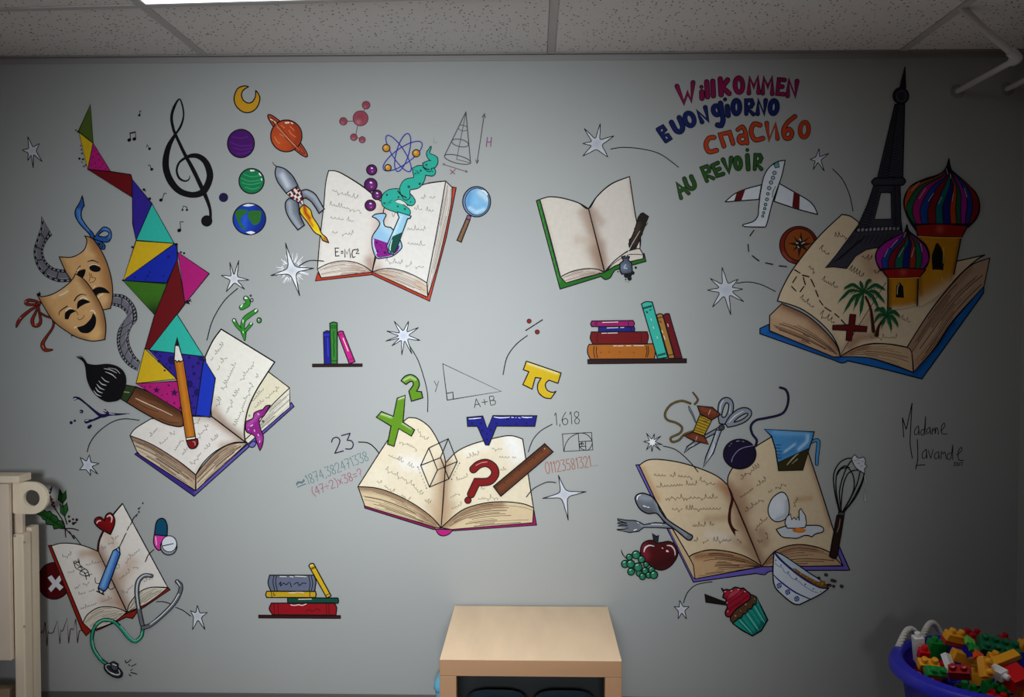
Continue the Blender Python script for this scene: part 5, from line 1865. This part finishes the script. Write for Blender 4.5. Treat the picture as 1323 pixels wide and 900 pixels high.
G_K = None
T('painted_egg', 'whole white painted egg on the cookbook', 'egg', z=1)
O(930, 580)
B('478,332 520,365 538,450 525,520 480,555 425,558 382,515 375,450 410,375', 'd4d8e2', 1, 1.2, sh=[('520,400 515,510 440,545', 16, 'a0a6b4', .7), ('455,440', 40, 'e6e8ee', .6)])
T('painted_broken_egg', 'cracked painted eggshell with a spilled orange yolk', 'egg', z=2)
P('egg_white')
B('435,620! 510,596 600,600 670,590 760,590 800,610 795,640 740,655 710,678 690,668 650,668 600,688 540,686 480,676', 'c6cad0', 1, 1.2)
P('shell')
B('545,500! 555,545! 575,528! 590,545! 605,522! 613,552! 612,480! 625,458! 660,510 670,570 660,605! 600,612 520,610! 502,570 515,525', 'd0d4dc', 0, 1.1)
P('yolk')
C(613, 628, 52, 'd06a10', 19, 2, w=0, sh=[('600,622 640,624', 10, 'eea040', .7)])
T('painted_whisk', 'painted balloon whisk with white foam and a dark brown handle', 'whisk', z=3)
P('wires')
L('925,490 890,340 880,200 920,110 980,72 1020,70|930,485 900,330 905,190 960,130 1000,150 1035,220 1030,330 945,490|940,488 925,330 960,190 1010,95 1040,85|935,488 950,300 990,190 1060,160 1115,180|950,490 1020,400 1090,270 1118,185|945,488 1000,400 1060,270 1085,170|955,492 1050,370 1105,250 1115,190|905,200 940,150 1000,140', 1.25)
P('handle')
B('905,512! 960,512! 930,700 905,830 880,845 848,828! 870,700', '2c1814', 1, 1.2)
L('930,540 920,600 905,640', .8, '9a8078')
P('ferrule')
B('920,485 965,488 960,512 914,510', '4c4c50', 0, 1.0)
P('foam')
B('1020,70 1045,42 1060,62 1085,68 1110,60 1125,85 1122,118 1140,130 1118,150 1118,185 1090,170 1060,150 1035,115', 'd4d8de', 1, .8)
P('foam_drips')
LO('1122,195,5 1122,225,9 1130,250,12|1114,292,9 1114,297,8|1122,320,6 1122,360,9 1124,398,12', 1, 'd0d2d6', o=.5)
P('foam_shadows')
L('1040,85 1055,90|1065,110 1085,105|1085,130 1105,128|1060,75 1075,85|1095,90 1110,95', .6, '7a7c84')
T('painted_jug', 'blue painted glass jug half filled with brown liquid', 'jug', z=2)
O(840, 490)
P('handle')
LO('1250,485,12 1280,470,18 1302,478,20 1300,530,20 1292,600,20 1290,655,16', 3, '4a8ec8', o=1.5)
P('glass')
B('885,385! 1270,405! 1255,465! 1232,530! 1180,700! 995,705! 970,540 940,440', '4a8cc6', 0, 1.4, sh=[('960,410 1200,420', 20, '7ab4e2', .6), ('1220,430 1215,480 1150,540', 12, 'b8dcf4', .8), ('1000,600 1100,540', 24, '2f6aa4', .5), ('1040,560 1120,500', 8, 'c0e0f6', .8)])
L('970,505 1010,507|972,530 1005,532|975,555 1015,557|980,580 1005,582|983,605 1015,607', .7)
P('brown_liquid')
F('990,642! 1232,530! 1180,698! 996,703!', '33290e', 0)
L('1060,660,6 1110,605,10 1160,560,4|1095,655,3 1140,615,6', 1, 'b0a88c')
L('990,642 1232,530', .8)
T('painted_yarn_ball', 'dark purple painted ball of yarn with a long loose end', 'yarn', z=2)
P('yarn_end')
LO('1005,62 1050,80 1070,140 1055,220 1010,270 900,298 820,315 780,360 790,420 825,470 815,515', 2.2, '20143e', o=.8)
P('ball')
C(693, 577, 126, '150a2c', 115, 0, 1.3)
L('630,635,8 640,600,5 680,550,6 730,525,6 800,512,4|612,515,6 618,510,4|625,497,6 632,492,4|668,478,8 690,475,5|715,478,6 728,482,4', 1, '8a82a8')
T('painted_scissors', 'painted steel scissors crossing behind the thread spool', 'scissors', z=1)
SC1 = '868b98'
P('blade')
B('530,370! 545,395! 430,455! 380,492 310,530 262,570! 285,520 330,487 420,432', SC1, 0, 1.3)
P('blade')
B('512,390! 552,395! 520,480 490,570 410,682! 430,600 480,480', SC1, 0, 1.3, sh=[('520,400 450,630', 10, 'd0d4de', .7)])
P('handle_ring')
B('535,340! 525,270 530,190 560,148 600,140 635,165 645,220 625,300 590,350!|555,285 568,220 590,180 608,195 602,245 580,290', SC1, 1, 1.3)
P('handle_ring')
B('580,340! 620,280 680,230 740,218 780,240 782,280 740,325 670,355 600,370!|650,330 690,290 745,262 755,275 710,310', SC1, 1, 1.3)
P('gloss')
L('540,250,5 545,200,8 570,160,5|610,330,5 660,280,8 720,245,5|500,500,4 480,560,7 450,610,4|300,525,4 340,505,6|620,200,4 615,260,6', 1, 'd6dae2')
P('pivot')
C(553, 372, 21, '5c606c', w=1.2)
CL(553, 372, 10, K, 10, 0, .8)
T('painted_thread_spool', 'painted wooden spool of yellow thread with a needle and loose end', 'thread spool', z=3)
P('loose_thread')
LO('345,190,10 368,155,9 330,100,4|310,185 240,165 160,195 115,260 130,310 200,335 245,370 230,415 160,450 170,482 220,470 265,425 330,402', 1.7, '6a5420', o=1.0)
P('needle')
LO('300,210,6 310,240,12 325,265,9 352,332,3', 1.4, '70747e', o=1.0)
P('thread_winding')
B('385,270 478,312 415,438 330,408', 'b08e1c', 0, 1.2)
L('385,290 460,320|375,310 455,340|370,330 445,360|360,350 440,380|350,370 430,400|345,390 420,415|380,280 440,290|400,320 440,325', .9, '5a440c')
P('spool_end')
B('363,203! 480,215 545,272! 475,314! 388,266!', '6a2c16', 0, 1.3, sh=[('400,225 500,260', 14, '8e4a2a', .6)])
P('spool_end')
B('258,434! 330,406! 418,438! 450,502! 330,472', '6a2c16', 0, 1.3, sh=[('330,440 420,470', 12, '8e4a2a', .6)])
L('450,270 465,235|352,470 362,440', .7, 'd0a890', sm=0)

flush()

# ---------------------------------------------------------------- birch side table
def wood(name, h, scale, amt=0.16, rough=0.45):
    return mat(name, h, rough, 0.4, noise=(scale, amt))


BIRCH = wood('birch_lit_top', 'f2d4b2', (14, 3, 14))  # overhead light put into the colour: top paler, edges and legs darker
BIRCHX = wood('birch_shaded_edge', 'b08562', (2, 30, 30), .1)
BIRCHZ = wood('birch_shaded_leg', 'b08562', (30, 30, 2), .1)
TX0, TX1, TY0, TY1, TZ = -0.284, 0.264, -0.545, -0.012, 0.452
tb = empty('side_table', ((TX0 + TX1) / 2, (TY0 + TY1) / 2, 0), 'square birch side table standing against the mural wall', 'table')
cx, cy = tb.location.x, tb.location.y
hx, hy = (TX1 - TX0) / 2, (TY1 - TY0) / 2
top = obj('table_top', bxm(-hx, hx, -hy, hy, TZ - .05, TZ, bev=.0015), None, tb)
top.data.materials.append(BIRCH)
top.data.materials.append(BIRCHX)
for p in top.data.polygons:
    p.material_index = 0 if p.normal.z > .7 else 1
for sx in (-1, 1):
    for sy in (-1, 1):
        obj('leg', bxm(sx * hx - (.0505 if sx > 0 else 0), sx * hx + (.0505 if sx < 0 else 0), sy * hy - (.0505 if sy > 0 else 0), sy * hy + (.0505 if sy < 0 else 0), 0, TZ - .0505, bev=.0015), BIRCHZ, tb)

# under the table: added black crate as shade, two blue lidded tubs coloured shade-dark, pale blue tub poking out at the left
PALE = mat('pale_blue_plastic', '6fb9dc', 0.35, 0.5)
NAVYP = mat('shade_blue_plastic', '24506e', 0.28, 0.5)  # blue taken down to the tone it has in the table's shade
BLACKP = mat('shade_black_plastic', '101417', 0.5, 0.4)


def sup(a, rx, ry, e=0.45):
    c, s = math.cos(a), math.sin(a)
    return (rx * math.copysign(abs(c) ** e, c), ry * math.copysign(abs(s) ** e, s))


def lidded_tub(label, x0, x1, y0, y1, h, dome, m):
    w, d, N = x1 - x0, y1 - y0, 40
    t = empty('storage_tub', ((x0 + x1) / 2, (y0 + y1) / 2, 0), label, 'tub', 'tubs under the side table')

    def skin(prof, capi, nm):
        bm = bmesh.new()
        rings = [[bm.verts.new((*sup(2 * math.pi * q / N, w / 2 * f, d / 2 * f), z)) for q in range(N)] for f, z in prof]
        for a in range(len(rings) - 1):
            for q in range(N):
                bm.faces.new((rings[a][q], rings[a][(q + 1) % N], rings[a + 1][(q + 1) % N], rings[a + 1][q]))
        bm.faces.new(rings[capi])
        obj(nm, bm, m, t, smooth=True)
    skin([(.84, 0.0), (.86, .004), (.96, h - .001)], 0, 'body')
    skin([(.955, h), (1.0, h + .008), (1.0, h + .018), (.97, h + .018 + dome * .3), (.90, h + .018 + dome * .55), (.78, h + .018 + dome * .75), (.55, h + .018 + dome * .92), (.25, h + .018 + dome)], -1, 'lid')


lidded_tub('blue lidded tub, colour darkened as shade, under the left half of the side table', -0.226, -0.014, -0.50, -0.31, .212, .06, NAVYP)
lidded_tub('blue lidded tub, colour darkened as shade, under the right half of the side table', -0.010, 0.206, -0.50, -0.31, .212, .06, NAVYP)
lidded_tub('pale blue tub poking out left of the table leg', -0.346, -0.06, -0.185, -0.07, .20, .05, PALE)
cr = empty('shade_crate', (-0.012, -0.25, 0), 'added black crate that stands in for the shade under the side table', 'crate')
bm = bmesh.new()
for a in ((-.255, .255, -.045, -.04, 0, .39), (-.255, .255, .04, .045, 0, .39), (-.255, -.25, -.04, .04, 0, .39), (.25, .255, -.04, .04, 0, .39), (-.25, .25, -.04, .04, 0, .006)):
    box(bm, *a)
obj('crate_body', bm, BLACKP, cr)
bm = bmesh.new()
for a in ((-.258, .258, -.049, -.0455), (-.258, .258, .0455, .049)):
    box(bm, a[0], a[1], a[2], a[3], .365, .388)
obj('crate_rim', bm, BLACKP, cr)

# ---------------------------------------------------------------- wooden play stand at the left edge
PLY = wood('pale_plywood', 'f6e2c8', (30, 30, 2.5), .12, .5)
PLYD = wood('plywood_panel', 'f0dac6', (6, 6, 3), .06, .55)
PLYT = wood('plywood_shelf', 'a58a72', (2, 20, 20), .1, .55)
SCREW = mat('screw_steel', 'a9a49c', .3, .6)
SY = -0.20


def W2(px, py, y=SY):
    return aty(px, py, y)


ps = empty('wooden_play_stand', (W2(20, 700).x, SY, 0), 'pale wooden play stand with a round ring handle at the left edge', 'stand')
ox = ps.location.x


def lb(name, px0, px1, py0, py1, y0, y1, m, bev=.002, parent=ps, z0=None):
    a, b = aty(px0, py0, y0), aty(px1, py1, y0)
    return obj(name, bxm(a.x - ox, b.x - ox, y0 - SY, y1 - SY, b.z if z0 is None else z0, a.z, bev=bev), m, parent)


lb('front_post', 16.5, 33, 690, 900, SY, SY + .05, PLY, z0=0.0, bev=.004)
lb('rear_post', 30, 44, 681, 900, SY + .06, SY + .11, PLY, z0=0.0, bev=.004)
lb('side_panel', -170, 14.5, 624, 853, SY - .02, SY + .0, PLYD)
lb('top_board', -170, 24, 614, 624, SY - .03, SY + .05, PLY)
lb('base_shelf', -170, 12, 889, 905, SY + .005, SY + .05, PLYT)
lb('back_block', 17, 29, 660, 689, SY + .03, SY + .05, PLYD)
# far left post that carries the panel, outside the frame
lb('front_post', -165, -148, 690, 900, SY, SY + .05, PLY, z0=0.0, bev=.004)
lb('rear_post', -165, -150, 681, 900, SY + .06, SY + .11, PLY, z0=0.0, bev=.004)
# ring handle: D-shaped plate with a round hole
rc = W2(40, 643.5)
rr = (W2(60.5, 643).x - rc.x)
rh = (W2(50.5, 643).x - rc.x)
xl = W2(15.5, 643).x
bm = bmesh.new()
N = 48
outl, hole = [], []
for k in range(N):
    a = 2 * math.pi * k / N
    c, s = math.cos(a), math.sin(a)
    hole.append((rc.x + rh * c, rc.z + rh * s))
    if c >= 0:
        outl.append((rc.x + rr * c, rc.z + rr * s))
    else:
        t_ = min((rc.x - xl) / max(1e-6, -c), rr / max(1e-6, abs(s)))
        outl.append((rc.x + t_ * c, rc.z + t_ * s))
vf = []
for yy in (0.004, 0.019):
    vf.append(([bm.verts.new((x - ox, yy, z)) for x, z in outl], [bm.verts.new((x - ox, yy, z)) for x, z in hole]))
for k in range(N):
    j = (k + 1) % N
    bm.faces.new((vf[0][0][k], vf[0][0][j], vf[0][1][j], vf[0][1][k]))
    bm.faces.new((vf[1][0][k], vf[1][1][k], vf[1][1][j], vf[1][0][j]))
    bm.faces.new((vf[0][0][k], vf[1][0][k], vf[1][0][j], vf[0][0][j]))
    bm.faces.new((vf[0][1][k], vf[0][1][j], vf[1][1][j], vf[1][1][k]))
obj('ring_handle', bm, PLY, ps)
for px, py in ((31.5, 700), (31.5, 809), (19, 692)):
    p = W2(px, py)
    bm = bmesh.new()
    lathe(bm, [(.0002, .003), (.003, .0025), (.0045, .0)], 12)
    o = obj('screw', bm, SCREW, ps, (p.x - ox, 0, p.z), True)
    o.rotation_euler = (math.pi / 2, 0, 0)

# ---------------------------------------------------------------- white plastic pipes in the upper right corner
PVC = mat('white_pipe_plastic', 'cfcacb', .4, .4)
GAP = mat('wall_sleeve', '8b8d8e', .6)
p0 = aty(1237, 118, 0)
d0 = -0.41
pe = Vector((p0.x, d0, p0.z))
pc = atz(1239, 11, CEIL)
t = empty('white_pipe', p0, 'white plastic elbow pipe running from the wall up to the ceiling', 'pipe', 'pipes in the upper right corner')
obj('wall_pipe', tube(bmesh.new(), [(0, 0.0, 0), (0, -.1, 0), (0, d0 + .012, 0)], .0095), PVC, t, smooth=True)
v = pc - p0
obj('ceiling_pipe', tube(bmesh.new(), [Vector((0, d0, 0)), v * .5 + Vector((0, d0, 0)) * .5, v + Vector((0, 0, .01))], .0115), PVC, t, smooth=True)
bm = bmesh.new()
dirc = (v - Vector((0, d0, 0))).normalized()
tube(bm, [Vector((0, d0 + .035, 0)), Vector((0, d0 + .012, 0)), Vector((0, d0, 0)) + Vector((0, .003, 0)) + dirc * .002, Vector((0, d0, 0)) + dirc * .016, Vector((0, d0, 0)) + dirc * .036], .0155)
obj('elbow', bm, PVC, t, smooth=True)
bm = bmesh.new()
lathe(bm, [(.012, .003), (.022, .003), (.025, .0)], 28)
o = obj('wall_collar', bm, GAP, t, smooth=True)
o.rotation_euler = (math.pi / 2, 0, 0)
p1 = aty(1301, 115, 0)
t = empty('white_pipe', p1, 'white plastic pipe stub leaving the wall at the right edge', 'pipe', 'pipes in the upper right corner')
obj('wall_pipe', tube(bmesh.new(), [(0, 0.0, 0), (0, -.1, 0), (0, -.42, 0)], .0095), PVC, t, smooth=True)
bm = bmesh.new()
lathe(bm, [(.012, .003), (.022, .003), (.025, .0)], 28)
o = obj('wall_collar', bm, GAP, t, smooth=True)
o.rotation_euler = (math.pi / 2, 0, 0)

# ---------------------------------------------------------------- blue tub of building bricks
BLUE = mat('royal_blue_plastic', '2626b8', .38, .45)
TC = Vector((1.395, -0.495, 0))
RR, RH = .300, .430
tt = empty('toy_tub', TC, 'royal blue round plastic tub full of toy bricks in the lower right corner', 'tub')
bm = bmesh.new()
rg = lathe(bm, [(.195, .004), (.20, 0), (.205, .003), (.262, RH - .04), (.268, RH - .03), (.268, RH - .005), (.262, RH - .006), (.255, RH - .04), (.196, .010)], 72)
bm.faces.new(rg[0])
bm.faces.new(rg[-1])
obj('body', bm, BLUE, tt, smooth=True)
bm = bmesh.new()
lathe(bm, [(.2545, RH - .012), (.258, RH - .002), (.264, RH + .002), (.29, RH - .004), (.298, RH - .014), (RR, RH - .032), (.297, RH - .034), (.290, RH - .022), (.2685, RH - .014)], 72, close=True)
obj('rim', bm, BLUE, tt, smooth=True)
ROPE = mat('white_rope', 'dcd9d2', .7, .2)
bm = bmesh.new()
a0, a1 = math.radians(143), math.radians(98)
P0 = Vector((math.cos(a0) * .281, math.sin(a0) * .281, RH))
P1 = Vector((math.cos(a1) * .281, math.sin(a1) * .281, RH))


def ropec(s):
    q = P0.lerp(P1, s)
    hgt = .050 * (math.sin(math.pi * min(1, s * 2)) if s < .5 else math.sin(math.pi * (s * 2 - 1)) * 1.05)
    return q + Vector((0, 0, hgt - .006))


for st in range(3):
    pts = []
    for k in range(121):
        s = k / 120
        c = ropec(s)
        tg = (ropec(min(1, s + .01)) - ropec(max(0, s - .01))).normalized()
        a = tg.cross(Vector((.3, -1, .1))).normalized()
        b = tg.cross(a)
        ph = s * 2 * math.pi * 11 + st * 2 * math.pi / 3
        pts.append(c + (a * math.cos(ph) + b * math.sin(ph)) * .0050)
    tube(bm, pts, .0054, 7)
obj('rope_handle', bm, ROPE, tt, smooth=True)

BC = {'red': mat('red_brick', 'd8161c', .3, .5), 'dred': mat('dark_red_brick', 'a8141c', .3, .5), 'yel': mat('yellow_brick', 'f2a524', .3, .5), 'grn': mat('green_brick', '128f3c', .3, .5),
      'dgr': mat('dark_green_brick', '0e6e44', .3, .5), 'lgr': mat('light_green_brick', '62c048', .3, .5), 'ora': mat('orange_brick', 'f2521c', .3, .5), 'whi': mat('white_brick', 'ececec', .3, .5), 'blu': BLUE}
UN = .030


def bfill(px, py, y):
    return aty(px, py, y)


def brick(label, colr, nx, ny, h, px, py, y, rot, col2=None, studs=True, slope=False):
    """moulded toy brick: hollow body with a row of studs; (px,py) is where its middle shows, y its depth"""
    p = aty(px, py, y)
    t = empty('toy_brick', p, label, 'toy brick', 'toy bricks in the blue tub')
    t.rotation_euler = [math.radians(a) for a in rot]
    wx, wy = nx * UN / 2, ny * UN / 2
    bm = bxm(-wx, wx, -wy, wy, -h / 2, h / 2, bev=.0015)
    if slope:
        for v in bm.verts:
            if v.co.z > 0 and v.co.x > 0:
                v.co.x *= .05
    obj('body', bm, BC[colr], t)
    if col2:
        obj('plate', bxm(-wx, wx, -wy, wy, -h / 2 - .013, -h / 2 - .0003, bev=.0012), BC[col2], t)
    if studs:
        for i in range(nx):
            for j in range(ny):
                b2 = bmesh.new()
                r = lathe(b2, [(.0098, 0), (.0098, .011), (.0088, .0135), (.006, .0148)], 16)
                b2.faces.new(r[-1])
                obj('stud', b2, BC[colr], t, ((i - (nx - 1) / 2) * UN, (j - (ny - 1) / 2) * UN, h / 2), True)
    return t


brick('orange-yellow two-stud brick on a dark red plate, topmost in the blue tub', 'yel', 2, 1, .024, 1233, 822, -.45, (20, 14, 10), 'dred')
brick('dark red brick with two studs behind the orange-yellow top brick', 'dred', 2, 2, .03, 1258, 826, -.36, (10, 4, 4))
brick('long dark green brick with four studs leaning at the right of the tub', 'dgr', 4, 2, .034, 1290, 838, -.42, (34, 13, -6))
brick('green brick standing with two red-tipped studs behind the red brick', 'grn', 2, 1, .055, 1210, 838, -.40, (14, 8, 4))
brick('red single brick leaning on the tall white brick', 'red', 1, 1, .034, 1193, 845, -.45, (16, 4, -6))
brick('tall white brick standing upright at the left of the tub', 'whi', 1, 1, .085, 1187, 838, -.40, (8, -8, 0))
brick('orange-yellow two-stud brick lying under the red single brick', 'yel', 2, 1, .022, 1199, 858, -.52, (28, 4, 0))
brick('bright green brick with round studs against the front rim', 'grn', 2, 1, .024, 1208, 868, -.56, (50, 10, 12))
brick('white flat brick between the green and dark red bricks', 'whi', 1, 2, .018, 1226, 857, -.50, (50, 25, 30), studs=False)
brick('yellow smooth wedge brick in the middle of the pile', 'yel', 2, 1, .032, 1242, 848, -.47, (10, 18, 6), studs=False, slope=True)
brick('dark red two-stud brick in front of the yellow wedge', 'dred', 2, 1, .034, 1240, 868, -.55, (36, -8, -30))
brick('light green flat brick at the top of the leaning stack', 'lgr', 1, 1, .014, 1253, 829, -.50, (30, 34, 0), studs=False)
brick('green flat brick second in the leaning stack', 'grn', 1, 1, .014, 1258, 838, -.52, (30, 34, 0), studs=False)
brick('orange flat brick third in the leaning stack', 'ora', 1, 1, .014, 1264, 847, -.54, (30, 34, 0), studs=False)
brick('yellow brick with two round studs at the foot of the leaning stack', 'yel', 1, 2, .024, 1272, 862, -.57, (62, 20, 22))
brick('yellow long brick lying across the red brick at the right', 'yel', 3, 1, .018, 1297, 851, -.52, (20, -18, 8), studs=False)
brick('yellow brick with one round stud behind the long yellow brick', 'yel', 1, 1, .028, 1283, 851, -.49, (20, 10, 0))
brick('white brick with one stud pointing at the front rim', 'whi', 1, 1, .046, 1290, 869, -.57, (95, -14, 20))
brick('large red brick at the right edge of the tub', 'red', 2, 2, .05, 1312, 876, -.58, (20, -16, 14), studs=False)
brick('yellow brick peeking in at the far right rim of the tub', 'yel', 1, 1, .03, 1322, 834, -.40, (15, 20, 10))
brick('small dark red brick behind the long green brick', 'dred', 1, 1, .03, 1296, 828, -.33, (10, 10, 0))
# bricks underneath that fill the tub
rnd = random.Random(4)
LOWC = ['red', 'yel', 'grn', 'blu', 'dred', 'whi']
for ring, n, z in ((.20, 13, .345), (.10, 7, .350), (.0, 1, .350)):
    for k in range(n):
        a = 2 * math.pi * k / n + ring * 7
        p = TC + Vector((ring * math.cos(a), ring * math.sin(a), z))
        t = brick('toy brick half buried under the others in the blue tub', LOWC[rnd.randrange(6)], 2, 2, .036, 1240, 850, -.5, (rnd.uniform(-14, 14), rnd.uniform(-14, 14), rnd.uniform(0, 90)))
        t.location = p
